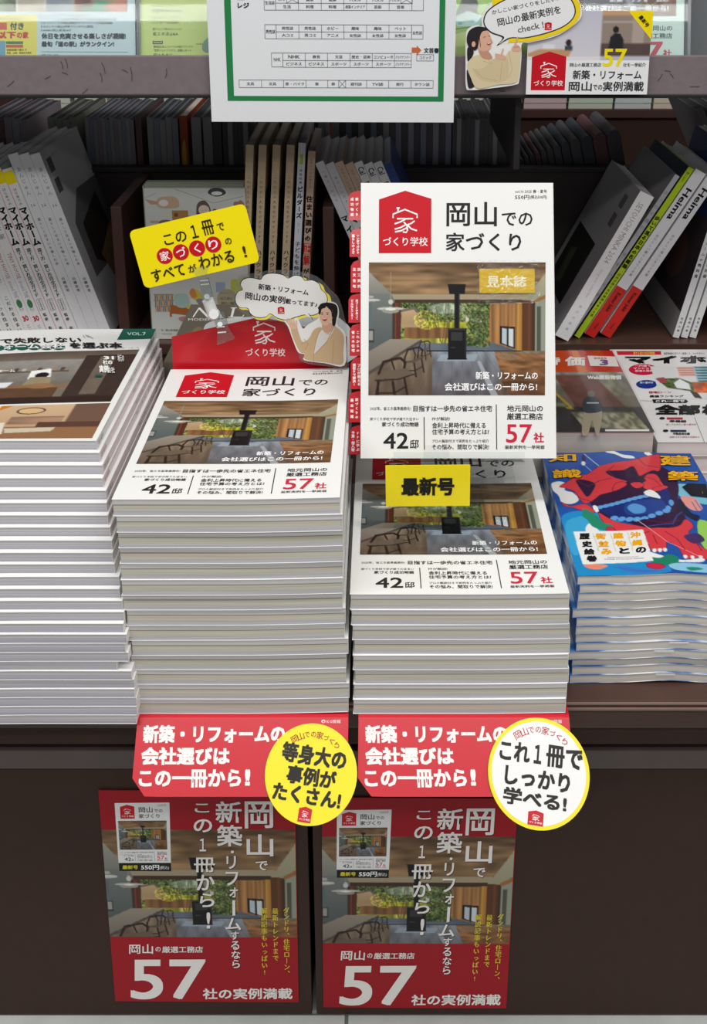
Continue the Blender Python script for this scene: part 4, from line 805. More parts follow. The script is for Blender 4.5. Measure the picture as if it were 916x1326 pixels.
# clear film pop card with cloud bubble and woman
def woman_one(p):
    sk = (226, 186, 160); J = (206, 176, 138); J2 = (180, 150, 112); HR = (36, 30, 30); WH = (238, 238, 236)
    cloud = [(75, 190), (60, 150), (80, 115), (130, 100), (190, 110), (215, 112), (240, 80), (300, 66), (380, 78), (420, 104), (470, 82), (520, 92), (548, 122), (600, 118), (650, 145), (668, 190), (700, 220), (712, 270), (690, 310), (640, 322), (650, 360), (600, 384), (540, 380), (470, 398), (400, 420), (330, 405), (278, 372), (240, 398), (170, 400), (125, 370), (108, 330), (50, 325), (20, 290), (18, 245), (40, 205)]
    p.smooth([(x + 12 + (14 if x > 350 else 0), y + 14) for x, y in cloud], (240, 226, 90), 3)
    body = [(380, 420), (400, 400), (440, 420), (480, 400), (520, 480), (560, 450), (640, 400), (630, 320), (660, 285), (720, 275), (780, 300), (795, 370), (780, 450), (830, 500), (845, 570), (832, 762), (680, 745), (525, 722), (530, 680), (480, 660), (440, 560), (410, 470)]
    p.smooth(body, WH, 4)
    p.smooth(cloud, (36, 34, 36), 3); p.smooth([(365 + (x - 365) * .985, 240 + (y - 240) * .965) for x, y in cloud], WH, 3)
    p.poly([(545, 378), (603, 418), (566, 366)], (36, 34, 36)); p.poly([(536, 374), (592, 408), (558, 362)], WH)
    p.text('新築・リフォーム', 198, 150, 566, 236, BLK, .03) if False else None
    p.rot(7, 380, 230); p.text('新築・リフォーム', 190, 168, 566, 212, BLK, .03); p.text('岡山の実例', 98, 240, 398, 296, BLK, .03); p.text('載ってます♪', 400, 252, 640, 292, BLK, .025); p.rot()
    emblem(p, 335, 316, 385, 370)
    # arm and jacket
    p.smooth([(430, 480), (470, 465), (490, 520), (515, 580), (560, 560), (600, 500), (640, 478), (650, 560), (560, 660), (520, 668), (490, 650), (450, 560)], J)
    p.smooth([(530, 712), (548, 640), (560, 580), (600, 495), (655, 470), (700, 500), (755, 462), (812, 505), (830, 560), (822, 660), (812, 752), (690, 738)], J)
    p.smooth([(655, 500), (745, 470), (748, 500), (700, 580), (620, 660), (600, 665), (615, 600)], (222, 220, 214))
    p.smooth([(670, 440), (740, 440), (748, 480), (712, 516), (676, 500)], (210, 166, 140))
    p.line([(650, 480), (622, 560), (600, 660), (598, 735)], 4, J2); p.line([(752, 470), (700, 580), (612, 670)], 5, J2); p.line([(752, 570), (740, 740)], 4, J2); p.line([(700, 520), (745, 525), (720, 560)], 4, J2); p.line([(530, 560), (560, 600), (535, 640)], 4, J2); p.line([(500, 600), (530, 590)], 3, J2)
    # hand with spread fingers
    p.smooth([(420, 455), (455, 440), (478, 462), (472, 482), (436, 484)], sk, 4)
    for a_, b_, w_ in (((428, 458), (392, 412), 11), ((436, 450), (408, 404), 11), ((446, 446), (428, 406), 10), ((458, 446), (452, 412), 9), ((470, 466), (474, 418), 10)): p.line([a_, b_], w_, sk)
    # head
    p.smooth([(640, 330), (660, 295), (715, 285), (770, 300), (785, 340), (775, 400), (745, 420), (740, 350), (700, 320), (655, 345)], HR); p.smooth([(745, 340), (778, 340), (772, 420), (758, 462), (742, 440)], HR)
    p.smooth([(648, 350), (665, 318), (720, 315), (745, 345), (745, 400), (722, 440), (692, 458), (662, 440), (648, 400)], sk)
    p.smooth([(642, 345), (665, 312), (700, 308), (690, 325), (665, 335), (655, 372), (645, 372)], HR, 4); p.smooth([(700, 308), (735, 320), (748, 370), (742, 400), (735, 350), (715, 328)], HR, 4)
    for x in (668, 708): p.line([(x - 9, 362), (x, 358), (x + 9, 361)], 3.5, (60, 44, 40)); p.ell(x, 372, 8, 4, (40, 30, 30), 12)
    p.smooth([(664, 404), (684, 410), (706, 402), (698, 420), (680, 424)], (190, 60, 70), 4); p.line([(668, 408), (702, 406)], 3, (245, 240, 238)); p.line([(686, 376), (680, 394), (690, 395)], 2.5, (190, 140, 116))
    p.ell(660, 392, 8, 6, (232, 168, 150), 12); p.ell(712, 392, 8, 6, (232, 168, 150), 12)
ys = 1.186
a = at(300, 350, y=ys); b = at(450, 350, y=ys); c = at(300, 478, y=ys); w = b[0] - a[0]; h = a[2] - c[2]
pp = thing('speech_card', 'clear laminated cut-out card, cloud speech bubble and woman in beige jacket, before the red card', 'card', (a[0], ys, c[2]), (0, 0, 0))
fm = lambda pts: [((x - 0) / 860 * w, h - (y - 50) / 743 * h) for x, y in pts]
outl = spline([(10, 190), (60, 90), (180, 70), (300, 50), (480, 55), (640, 100), (740, 200), (800, 270), (850, 480), (858, 700), (850, 785), (700, 770), (520, 740), (470, 650), (380, 440), (200, 425), (90, 380), (5, 300)], 4)
V, F = prism(fm(outl), -.0003, .0003); me = fix(mesh_of('film', V, F, FILM)); me.transform(Matrix.Rotation(R(90), 4, 'X')); link('film', me, pp)
p = Print(w, h, (0, 50, 860, 793)); woman_one(p); link('card_print', p.mesh('card_print'), pp, mtx=upright(0, -.0005, h))

# tilted yellow card and its plastic clip
yk = 1.170; c0 = at(252, 319, y=yk)
kc = thing('yellow_card', 'tilted yellow card with four red circles held up by the clear clip', 'card', c0, (R(-8), R(-13.8), 0))
w, h = .1345, .0675
rr = .006; rp = []
for cx, cy, a0 in ((w / 2 - rr, h / 2 - rr, 0), (-w / 2 + rr, h / 2 - rr, 90), (-w / 2 + rr, -h / 2 + rr, 180), (w / 2 - rr, -h / 2 + rr, 270)): rp += [(cx + rr * math.cos(R(a0 + q)), cy + rr * math.sin(R(a0 + q))) for q in (0, 30, 60, 90)]
V, F = prism(rp, -.0004, .0004); me = fix(mesh_of('card_sheet', V, F, mat('lemon_card', (250, 230, 0), .3, coat=.2))); me.transform(Matrix.Rotation(R(90), 4, 'X')); link('card_sheet', me, kc)
p = Print(w, h, (0, 0, 1, 1)); K = (52, 44, 10)
p.text('この', .265, .20, .46, .38, K, .02); p.text('\uff11', .505, .15, .56, .37, K, .02); p.text('冊', .60, .12, .70, .37, K, .02); p.text('で', .725, .22, .785, .35, K, .02)
for ch, u in (('家', .238), ('づ', .378), ('く', .518), ('り', .658)): p.ell(u, .54, .067, .134, (196, 22, 36), 24); p.text(ch, u - (.04 if ch != 'く' else .025), .46, u + (.04 if ch != 'く' else .025), .62, (250, 240, 236), .015)
p.text('の', .76, .49, .815, .60, K, .02); p.text('すべて', .085, .72, .37, .93, K, .02); p.text('が', .40, .78, .47, .91, K, .02); p.text('わかる', .50, .69, .80, .90, K, .02); p.text('!', .885, .68, .91, .87, K, .02)
link('card_print', p.mesh('card_print'), kc, mtx=upright(-w / 2, -.0005, h / 2))
cp = thing('display_clip', 'clear plastic swivel clip gripping the red card and the tilted yellow card', 'clip', at(286, 437, y=1.183), (0, 0, 0))
def loc_(px, py, y=1.166): q = at(px, py, y=y) - at(286, 437, y=1.183); return q
M_WP = mat('milky_plastic', (222, 224, 222), .3)
def clamp(pts_front, name, yq):
    pts = [(lambda q: (q[0], q[2]))(loc_(x, y, yq)) for x, y in pts_front]
    V, F = prism(pts, -.0012, .0012); me = fix(mesh_of(name, V, F, CLIPM)); me.transform(Matrix.Rotation(R(90), 4, 'X'))
    for v in me.vertices: v.co.y += loc_(0, 0, yq)[1] if False else (yq - 1.183)
    return link(name, me, cp)
CLIPM = clear_mat('clear_clip_plastic', (.88, .90, .90), .10, 1.5, .03)
for yq in (1.164, 1.195):
    clamp([(274, 405), (291, 403), (296, 424), (304, 438), (281, 447), (282, 428)], 'lower_jaw', yq)
for yq in (1.158, 1.181):
    clamp([(258, 362), (270, 360), (276, 384), (262, 388)], 'upper_jaw', yq)
clamp([(248, 347), (271, 344), (268, 356), (254, 358)], 'upper_grip', 1.158)
bm = bmesh.new()
def cyl(bm, p0, p1, r):
    d = (p1 - p0); q = d.to_track_quat('Z', 'Y').to_matrix().to_4x4(); bmesh.ops.create_cone(bm, cap_ends=True, segments=16, radius1=r, radius2=r, depth=d.length, matrix=Matrix.Translation((p0 + p1) / 2) @ q)
cyl(bm, loc_(269, 388, 1.168), loc_(276, 406, 1.168), .0065); bmesh.ops.create_uvsphere(bm, u_segments=14, v_segments=8, radius=.0075, matrix=Matrix.Translation(loc_(277, 407, 1.168)))
cyl(bm, loc_(277, 407, 1.160), loc_(277, 407, 1.176), .0055); cyl(bm, loc_(268, 384, 1.160), loc_(268, 384, 1.178), .003); cyl(bm, loc_(285, 420, 1.160), loc_(285, 420, 1.198), .003)
me = bpy.data.meshes.new('swivel_joint'); bm.to_mesh(me); bm.free(); me.materials.append(M_WP); link('swivel_joint', me, cp)
bm = bmesh.new(); [cyl(bm, loc_(x0, y_, 1.161), loc_(x1, y_ - 1, 1.161), .0009) for x0, x1, y_ in ((259, 270, 364), (260, 271, 369), (281, 291, 424), (282, 293, 431))]
me = bpy.data.meshes.new('spring'); bm.to_mesh(me); bm.free(); me.materials.append(mat('clip_metal', (200, 200, 200), .25)); link('spring', me, cp)

# ------------------------------------------------------------------ red hanging cards with discs, posters
def hanger(xl, label, gl, disc):
    ang = 48; L = .0700; w = .208
    t = thing('hanging_card', label, 'card', (xl, .903, STAGE + .0002), (0, 0, 0), 'red hanging cards under the two middle piles')
    # bent sheet: flat tongue under the pile, then a droop
    prof = [(.06, 0), (.0, 0), (-.003, -.0012)]; u = (-math.cos(R(ang)), -math.sin(R(ang)))
    for k in np.linspace(0, 1, 7)[1:]:
        prof.append((-.003 + u[0] * L * k + .0025 * k * k * 0, -.0012 + u[1] * L * k))
    V, F = [], []; nx = 16; n = len(prof)
    for i in range(nx + 1):
        for j, (y, z) in enumerate(prof):
            x = w * i / nx; V.append((x, y, z))
    for i in range(nx):
        for j in range(n - 1):
            # rounded lower left corner
            F.append((i * n + j, i * n + j + 1, (i + 1) * n + j + 1, (i + 1) * n + j))
    for i in range(nx + 1):
        x = w * i / nx; r = .016; cut = r - math.sqrt(max(0, r * r - max(0, r - x) ** 2)) if x < r else 0
        for k in range(n):
            s = max(0, (k - 2) / 6 * L)
            if s > L - cut: s2 = L - cut; V[i * n + k] = (x, -.003 + u[0] * s2, -.0012 + u[1] * s2)
    me = mesh_of('card_sheet', V, F, mat('red_hanger_card', (206, 22, 42), .25, coat=.3)); link('card_sheet', me, t)
    p = Print(w, L, ((53, 42), (842, 45), (842, 322), (38, 322))); W = (248, 244, 242)
    p.text('新築・リフォームの', 76, 70, 608, 134, W, .05); p.text('会社選びは', 72, 148, 404, 211, W, .05); p.text('この一冊から', 66, 226, 448, 290, W, .045); p.text('!', 462, 226, 482, 284, W, .05); p.text('KG情報', 762, 53, 814, 66, (250, 220, 224), .02, 1); p.ell(750, 59, 8, 6, (250, 220, 224), 14); p.ell(750, 60, 4, 3, (206, 22, 42), 10)
    mt = Matrix.Translation((0, -.003, -.0012)) @ Matrix.Rotation(R(ang), 4, 'X')
    link('card_print', p.mesh('card_print', INKG), t, mtx=mt)
    # round sticker card is its own thing, stuck on the lower right
    cx, cy, r, kind = disc
    n_ = Vector((0, -math.sin(R(ang)), math.cos(R(ang)))); o = Vector((xl, .900, STAGE - .001)) + n_ * .0022
    tt = (cy - PPY) / FPX; d = Vector(((cx - PPX) / FPX, CT - ST * tt, -(ST + CT * tt))); cam0 = Vector((0, 0, ZC)); k = (o - cam0).dot(n_) / d.dot(n_); C = cam0 + d * k
    D = thing('round_card', 'round yellow card with black lettering stuck on the left red hanging card' if kind == 'y' else 'round white card with yellow rim and grey black lettering on the right red hanging card', 'card', C, (R(ang), 0, 0))
    D.rotation_euler = (Matrix.Rotation(R(ang), 4, 'X') @ Matrix.Rotation(R(-8), 4, 'Z')).to_euler()
    pts = [(r * math.cos(q), r * math.sin(q)) for q in np.linspace(0, 2 * math.pi, 72, endpoint=False)]
    V, F = prism(pts, -.0005, .0005); link('disc_sheet', fix(mesh_of('disc_sheet', V, F, mat('disc_card', (248, 230, 0), .3, coat=.2))), D)
    p = Print(2 * r, 2 * r, (-1, -1, 1, 1)); K = (30, 26, 24)
    if kind == 'w': p.ell(0, 0, .93, .93, (244, 244, 244), 60)
    for i, chh in enumerate('岡山での家づくり'):
        aa = R(-90 + (i - 3.5) * 10.5); sc_ = .075 if chh in '岡山家' else .055; p.rot(math.degrees(aa) + 90, .78 * math.cos(aa), .78 * math.sin(aa)); p.text(chh, .78 * math.cos(aa) - sc_, .78 * math.sin(aa) - sc_, .78 * math.cos(aa) + sc_, .78 * math.sin(aa) + sc_, (170, 70, 30) if kind == 'y' else (190, 40, 50), .01)
    p.rot()
    if kind == 'y':
        p.text('等身大の', -.70, -.56, .72, -.16, K, .045); p.text('事例が', -.52, -.12, .56, .24, K, .045); p.text('たくさん!', -.76, .26, .72, .60, K, .045)
        emblem(p, -.14, .64, .14, .94)
    else:
        p.text('これ', -.80, -.50, -.20, -.14, K, .04); p.text('\uff11', -.12, -.50, .03, -.16, K, .04); p.text('冊で', .12, -.54, .84, -.14, K, .04); p.text('しっかり', -.66, -.06, .62, .28, K, .04); p.text('学べる!', -.66, .32, .58, .62, K, .04); emblem(p, -.15, .66, .15, .92)
    link('disc_print', p.mesh('disc_print', INKG), D, mtx=Matrix.Translation((-r, r, .0005)))
hanger(-.2405, 'red hanging card with white lettering under the tall pile, left of the two', 'left', (403, 1002, .0445, 'y'))
hanger(-.0225, 'red hanging card with white lettering under the short pile, right of the two', 'right', (698, 1001, .0490, 'w'))
PA = poster_art().mesh('poster_print', INK)
PAPER = mat('poster_stock', (190, 30, 42), .4)
for (x0, py, nm, rz) in ((149.5, 1296, 'left', .5), (419, 1304, 'right', .5)):
    a = at(x0, py, y=.9505)
    t = thing('poster', 'red poster with room photo and big white 57 on the %s cabinet' % nm, 'poster', (a[0], .9505, a[2]), (0, 0, 0), 'red posters on the cabinets')
    bevel_box('poster_sheet', 0, .21, 0, .0005, 0, .297, PAPER, 0, t); link('poster_print', PA, t, mtx=upright(0, -.0001, .297)); t.rotation_euler = (0, R(rz), 0)
    bpy.context.view_layer.update()

# ------------------------------------------------------------------ books standing in the middle bay
def book_mesh(T, D, H, cm, pm, key):
    k = ('bk', key, T, D, H)
    if k in _mc: return _mc[k]
    c = .0004; e = .0012
    V, F = box(c, T - c, c, D - e, e, H - e); pg = mesh_of('page_block', V, F, pm); at_ = pg.attributes.new('lz', 'FLOAT', 'POINT'); at_.data.foreach_set('value', [v[0] / T for v in V])
    cv = fix(mesh_of('cover', *join(box(0, c, 0, D, 0, H), box(T - c, T, 0, D, 0, H), box(c, T - c, 0, c, 0, H)), cm)); _mc[k] = (pg, cv); return _mc[k]
def shelf_book(x, y, z, T, D, H, lean, label, cm, pm=None, key='', spine=None, left=None, right=None, group=None, name='magazine', inkm=None):
    zz = z + (T * math.sin(R(lean)) if lean > 0 else 0)
    t = thing(name, label, 'magazine', (x, y, zz + .0004), (0, R(lean), 0), group)
    pg, cv = book_mesh(T, D, H, cm, pm or P_C, key); link('page_block', pg, t); link('cover', cv, t)
    if spine: p = Print(T, H); spine(p, T * 1000, H * 1000); link('spine_print', p.mesh('spine_print', inkm), t, mtx=upright(0, -.0001, H))
    if left: p = Print(D, H); left(p, D * 1000, H * 1000); link('cover_print', p.mesh('cover_print', inkm), t, mtx=face_left(-.0001, D, H))
    if right: p = Print(D, H); right(p, D * 1000, H * 1000); link('cover_print', p.mesh('cover_print', inkm), t, mtx=face_right(T + .0001, 0, H))
    return t
YM = 1.556
def fit(xb, yb, xt, yt, y=YM):
    b, t = at(xb, yb, y=y), at(xt, yt, y=y); tg_ = (t[0] - b[0]) / (t[2] - b[2]); return math.degrees(math.atan(tg_)), b[0] - (b[2] - LEDGE) * tg_, (t[2] - LEDGE) * math.sqrt(1 + tg_ * tg_)
# leaning row on the left; each leans left, tops to the left
a_l, xr, h_l = fit(140.5, 425, 51.5, 202); xr -= .0150 / math.cos(R(a_l))
def sp_grey(p, T, H): p.rect(0, 0, T, H, (226, 226, 230)); p.vtext('あんじゅん', T / 2, 20, 66, 7.5, (120, 118, 124), 0); p.text('16', T * .3, 78, T * .7, 83, (90, 90, 96), 0, 1); p.vtext('暮らしと住まいを愉しむ本', T / 2, 100, 178, 5, (120, 112, 112), .01); p.vtext('山陽住宅', T / 2, 196, 222, 5, (70, 66, 66), .02)
def sp_my(p, T, H):
    p.rect(0, 0, T, H, (234, 232, 234)); p.rect(0, 0, 1, H, (226, 170, 184)); p.rect(0, 4, T, 24, (240, 220, 20)); p.vtext('はじめての', T / 2, 30, 58, 5, BLK, .02); p.vtext('マイホーム', T / 2, 60, 122, 12.5, (26, 24, 26), .06); p.vtext('建て方・買い方完全ガイド', T / 2, 126, 206, 7, BLK, .03)
    p.frame(T * .25, 210, T * .75, 228, .4, (90, 90, 90)); p.vtext('完全保存版', T / 2, 211, 227, 3, BLK, .0); p.vtext('監修 佐藤 一', T / 2, 232, 284, 5.5, BLK, .03)
def sp_tiny(p, T, H): p.rect(0, 0, T, H, (232, 232, 232)); p.vtext('小さな家', T / 2, 60, 110, 9, (90, 90, 90), .0); p.text('TINY HOUSE', T * .3, 130, T * .7, 172, (170, 90, 90), .0, 1, 1); p.text('around THE WORLD', T * .3, 176, T * .7, 226, (160, 140, 190), .0, 1, 1); p.ell(T / 2, 214, 4, 7, (70, 130, 80), 14); p.text('30', T * .2, 234, T * .8, 243, (190, 40, 50), .04); p.vtext('これからの家', T / 2, 248, 292, 6, (40, 70, 60), .03)
def sp_box(p, T, H): p.rect(0, 0, T, H, (228, 230, 230)); p.frame(T * .2, 80, T * .8, 120, .6, (60, 60, 60)); p.vtext('日々と山日記', T / 2, 130, 180, 7, (70, 74, 76), .0); p.vtext('こだわる住まいの本', T / 2, 200, 280, 7, (40, 40, 40), .02)
def lf_house(p, D, H): p.rect(0, 0, D, H, (196, 196, 198))
def rt_house(p, D, H):
    p.rect(0, 0, D, H, (200, 200, 204)); [p.rect(14 + 0 * i, 14 + i * 32, 36, 36 + i * 32, (96, 94, 98)) for i in (0, 1)]; p.text('ANJYUN', 40, 12, 70, 18, (120, 120, 124), 0, 1)
    p.poly([(30, 120), (90, 80), (200, 84), (200, 210), (30, 210)], (110, 108, 112)); p.poly([(60, 130), (170, 104), (186, 190), (110, 214), (60, 190)], (52, 44, 42)); p.poly([(90, 190), (190, 160), (200, 206), (110, 236)], (140, 108, 78)); [p.text('住まいの雑誌', 120, 250 + i * 8, 180, 254 + i * 8, (120, 120, 124), 0, 1) for i in range(3)]
rowL = [('grey white spine magazine leaning beside the left divider, its back cover showing', sp_grey, OFFW, 'g'), ('grey white spine magazine, second from the left divider', sp_grey, OFFW, 'g'), ('grey white spine magazine, third from the left divider', sp_grey, OFFW, 'g'),
        ('white home guide with yellow top label, fourth from the left divider', sp_my, WHITE, 'm'), ('white home guide with yellow top label, fifth from the left divider', sp_my, WHITE, 'm'), ('white home guide with yellow top label, sixth from the left divider', sp_my, WHITE, 'm'),
        ('white small house magazine with red number, seventh from the left divider', sp_tiny, WHITE, 't'), ('white small house magazine with red number, eighth from the left divider', sp_tiny, WHITE, 't'),
        ('white magazine with framed spine title, ninth from the left divider', sp_box, WHITE, 'b'), ('white magazine with framed spine title, tenth from the left divider', sp_box, WHITE, 'b'), ('white magazine with framed spine title, eleventh from the left divider', sp_box, WHITE, 'b')]
for i, (lab, spn, cm, ky) in enumerate(rowL):
    Hh = h_l if ky == 'g' else h_l - .022 if ky == 'm' else .27
    gap = 0
    shelf_book(xr - .0153 / math.cos(R(a_l)) * i, YM + (.0 if ky != 'g' else .004), LEDGE, .0150, .20, Hh, a_l, lab, cm, P_C, ky, spn, None, rt_house if i == 0 else None, 'leaning magazines left of the left divider')
# centre: beige books
def sp_beige(p, T, H): p.rect(0, 0, T, H, (206, 184, 154)); p.rect(0, 0, T, 26, (190, 170, 146)); p.vtext('これからの人生をデザインする', T / 2, 44, 150, 5.5, (96, 82, 66), .0); p.vtext('ハイクラス・シニアレジデンス', T / 2, 158, 296, 8.5, (52, 44, 36), .03)
def rt_green(p, D, H):
    g = Img((0, 0, 100, 150), 40, 60, (52, 84, 58)); g.rect(0, 0, 100, 150, (56, 88, 60), cells=(30, 22), amt=.7); p.rect(0, 0, D, H, (200, 182, 156)); p.grid(g.out(), (3, 70, D, 250))
def sp_bil(p, T, H): p.rect(0, 0, T, H, (214, 218, 228)); p.rect(T * .28, 17, T * .72, 32, (180, 196, 50)); p.vtext('建築知識', T / 2, 38, 62, 4, BLK, .02); p.vtext('ビルダーズ', T / 2, 64, 114, 8.5, (30, 30, 34), .04); p.vtext('No.58', T / 2, 120, 136, 3, BLK, 0); p.vtext('子どもを伸ばす住宅設計術', T / 2, 148, 262, 8.2, (44, 44, 56), .02)
def sp_tan(p, T, H): p.rect(0, 0, T, H, (202, 176, 156)); p.vtext('住宅のプロが教える', T / 2, 10, 56, 4, (130, 100, 86), 0); p.vtext('住まい選びの', T / 2, 66, 138, 10, (40, 34, 32), .05); p.rect(0, 140, T, 157, (196, 44, 40)); p.text('正', T * .08, 141, T * .92, 156, (210, 180, 160), .03); p.text('解', T * .05, 158, T * .95, 174, (200, 44, 40), .04); p.vtext('がわかる本', T / 2, 178, 232, 9, (40, 34, 32), .05); p.vtext('あなただけの', T / 2, 240, 290, 6.5, (60, 50, 46), .02)
M_BEI = mat('beige_cover', (206, 184, 154), .5); M_TAN = mat('tan_cover', (202, 176, 156), .5)
lc = fit(313.4, 363, 318.9, 182.5)[0]
def bx(px, T=0): q = at(px, 363, y=YM); return q[0] - (q[2] - LEDGE) * math.tan(R(lc))
for i, px in enumerate((313.5, 329.5, 347.0, 364.5)):
    shelf_book(bx(px), YM, LEDGE, .0112, .20, .300, lc, 'beige spine book with green back cover, %s of four beside the picture book' % ('leftmost', 'second', 'third', 'rightmost')[i], M_BEI, P_G, 'be', sp_beige, None, rt_green, 'beige books beside the picture book')
shelf_book(bx(379), YM, LEDGE, .0105, .21, .303, lc, 'pale blue grey spine magazine with lime mark between beige and tan spines', OFFW, P_C, 'bi', sp_bil)
shelf_book(bx(391.5), YM, LEDGE, .0105, .18, .291, lc, 'tan spine book with two red characters, right of the pale blue grey spine', M_TAN, P_G, 'ta', sp_tan)
# right of the second divider, leaning left
def sp_myg(p, T, H): p.rect(0, 0, T, H, (204, 204, 210)); p.vtext('一番よくわかる', T / 2, 12, 66, 4.5, (120, 120, 126), 0); p.vtext('マイホーム', T / 2, 84, 172, 11, (36, 34, 36), .05); p.text('大', T * .2, 178, T * .8, 188, BLK, .03); p.rect(T * .15, 192, T * .85, 206, (30, 28, 30)); p.vtext('事典', T / 2, 194, 206, 5, (230, 230, 230), .02)
def sp_tn2(p, T, H): p.rect(0, 0, T, H, (202, 176, 156)); p.vtext('住宅のプロが教える', T / 2, 10, 56, 4, (130, 100, 86), 0); p.vtext('住まい選びの', T / 2, 66, 138, 9, (40, 34, 32), .05)
def sp_cal(p, T, H): p.rect(0, 0, T, H, (214, 216, 222)); p.text('Cal', T * .15, 8, T * .85, 20, BLK, .02, 2, 1); p.text('EICH', T * .2, 32, T * .8, 62, (130, 40, 50), .05, 2, 1)
M_NAVY = mat('navy_cover', (34, 62, 124), .35)
al, x0, hx_ = fit(450.2, 304, 408.4, 212.2)
for i, (lab, f, cm, ky) in enumerate((('grey white home dictionary leaning left, just right of the second divider', sp_myg, OFFW, 'mg'), ('grey white home dictionary leaning left, second from the second divider', sp_myg, OFFW, 'mg'), ('tan spine book leaning left behind the sample, left one of the pair', sp_tn2, M_TAN, 'tn'), ('tan spine book leaning left behind the sample, right one of the pair', sp_tn2, M_TAN, 'tn'),
                           ('white english titled magazine leaning left, first of three above the sample', sp_cal, OFFW, 'ca'), ('white english titled magazine leaning left, second of three above the sample', sp_cal, OFFW, 'ca'), ('white english titled magazine leaning left, third of three above the sample', sp_cal, OFFW, 'ca'), ('navy blue spine magazine leaning left above the sample', None, M_NAVY, 'nv'))):
    shelf_book(x0 + i * .01405, YM, LEDGE, .0124, .19, hx_ - .002 * (i % 2), al, lab, cm, P_C, ky, f, None, None, 'magazines leaning left behind the sample')
# steeply leaning group right of the sample, tops to the right
def sp_seto(p, T, H): p.rect(0, 0, T, H, (236, 236, 238)); p.text('SETOUCHI MINKA 2024', T * .28, 16, T * .66, 118, (150, 148, 150), 0, 1, 1); p.text('living with GARDEN', T * .36, 130, T * .6, 178, (190, 188, 188), 0, 1, 1); p.vtext('瀬戸内民家', T / 2, 190, 240, 5, (170, 170, 172), 0); p.ell(T * .6, 268, 3, 3, (190, 50, 60), 14); p.vtext('家の本', T * .5, 274, 288, 4, BLK, .02)
def lf_seto(p, D, H): p.rect(0, 0, D, H, (150, 148, 150)); p.rect(150, 20, 172, 42, (96, 94, 96)); p.rect(150, 52, 172, 74, (96, 94, 96)); p.rect(20, 110, 150, 220, (34, 34, 32)); p.poly([(50, 150), (80, 140), (90, 200), (60, 210)], (60, 72, 50))
def sp_grb(p, T, H): p.rect(0, 0, T, H, (176, 176, 182)); p.vtext('あふれる暮らし', T / 2, 24, 110, 7, (120, 124, 136), .0); p.vtext('住まいと民家', T / 2, 130, 240, 6, (110, 110, 116), .0)
def lf_grb(p, D, H):
    p.rect(0, 0, D, H, (132, 130, 134))
    for i in range(10): x = 20 + i * 18; p.poly([(x, 70), (x + 5, 50 + 9 * (i % 3)), (x + 10, 72)], (60, 58, 62))
def sp_lime(p, T, H): p.rect(0, 0, T, H, (178, 204, 40)); p.text('Beam', T * .25, 8, T * .75, 24, (60, 70, 20), .0, 1, 1); p.vtext('歩いて巡る日本の名建築', T / 2, 84, 178, 7.5, (30, 34, 14), .05); p.vtext('日本が誇る名作建築をめぐる旅', T / 2, 186, 266, 4.5, (50, 56, 20), .02)
def lf_lime(p, D, H): p.rect(0, 0, D, H, (44, 58, 78)); [p.rect(20 + i * 8, 40 + (i % 4) * 3, 24 + i * 8, 70, (84, 98, 112)) for i in range(20)]
def sp_hei(p, T, H): p.rect(0, 0, T, H, (224, 224, 228)); p.rect(0, H * .70, T, H, (200, 44, 38)); p.text('Heima', T * .25, 30, T * .8, 84, (24, 24, 28), .035, 2, 1); p.vtext('自分らしい暮らしをつくる家', T / 2, 110, 186, 5, (110, 110, 114), 0); p.text('Kumar Jukit', T * .3, H * .73, T * .75, H * .73 + 34, (40, 16, 18), .02, 1, 1); p.text('mag', T * .4, H * .92, T * .6, H * .92 + 10, (110, 30, 34), 0, 1, 1)
M_LIME = mat('lime_cover', (178, 204, 40), .4); M_GR = mat('grey_magazine_cover', (150, 150, 156), .45)
for lab, q4, T, Hd, D, cm, ky, spn, lf in (('wide white spine housing magazine leaning right, nearest to the sample', (731.7, 449, 847.3, 256), .0225, 0, .205, WHITE, 'se', sp_seto, lf_seto), ('thin grey spine magazine leaning between the wide white one and the lime one', (737.0, 441.3, 880.5, 229), .0075, 0, .20, M_GR, 'gr', sp_grb, lf_grb),
                                     ('lime green spine book leaning right', (747.5, 442.9, 898.9, 219.6), .0088, 0, .20, M_LIME, 'li', sp_lime, lf_lime), ('white and red spine magazine leaning right, directly beside the lime one', (766.0, 443.5, 914.5, 226), .0172, 0, .20, OFFW, 'he', sp_hei, None), ('white and red spine magazine leaning right, outermost of the pair', (786.5, 443.9, 935, 226), .0172, 0, .20, OFFW, 'he', sp_hei, None)):
    yy = YM - (.012 if ky == 'se' else 0); la, xl_, hh_ = fit(*q4, y=yy)
    shelf_book(xl_ - T * math.cos(R(la)) + .0, yy, LEDGE, T, D, hh_, la, lab, cm, P_C, ky, spn, lf, None, 'magazines leaning right beside the sample')
def sp_wt(p, T, H): p.rect(0, 0, T, H, (224, 224, 226)); p.vtext('これからの住宅リフォームの教科書', T / 2, 60, 200, 5.5, (60, 60, 64), .03); p.vtext('住宅の本', T / 2, 262, 288, 4, BLK, .02)
def lf_dk(p, D, H): p.rect(0, 0, D, H, (58, 50, 54)); p.rect(0, H * .86, D, H, (150, 146, 148)); p.poly([(0, 0), (D, 0), (D, 100), (0, 160)], (36, 60, 110)); p.ell(100, 190, 50, 40, (90, 66, 58), 20)
for i, px in enumerate((879, 890, 901)):
    T = .0098; la = fit(871, 442.9, 915.7, 306.7)[0]; shelf_book(at(px, 443, y=YM)[0] - T * math.cos(R(la)), YM, LEDGE, T, .20, .297, la, 'white spine reform textbook, %s of three leaning at the right edge' % ('first', 'second', 'third')[i], OFFW, P_C, 'wt', sp_wt, lf_dk if i == 0 else None, None, 'textbooks leaning at the right edge')

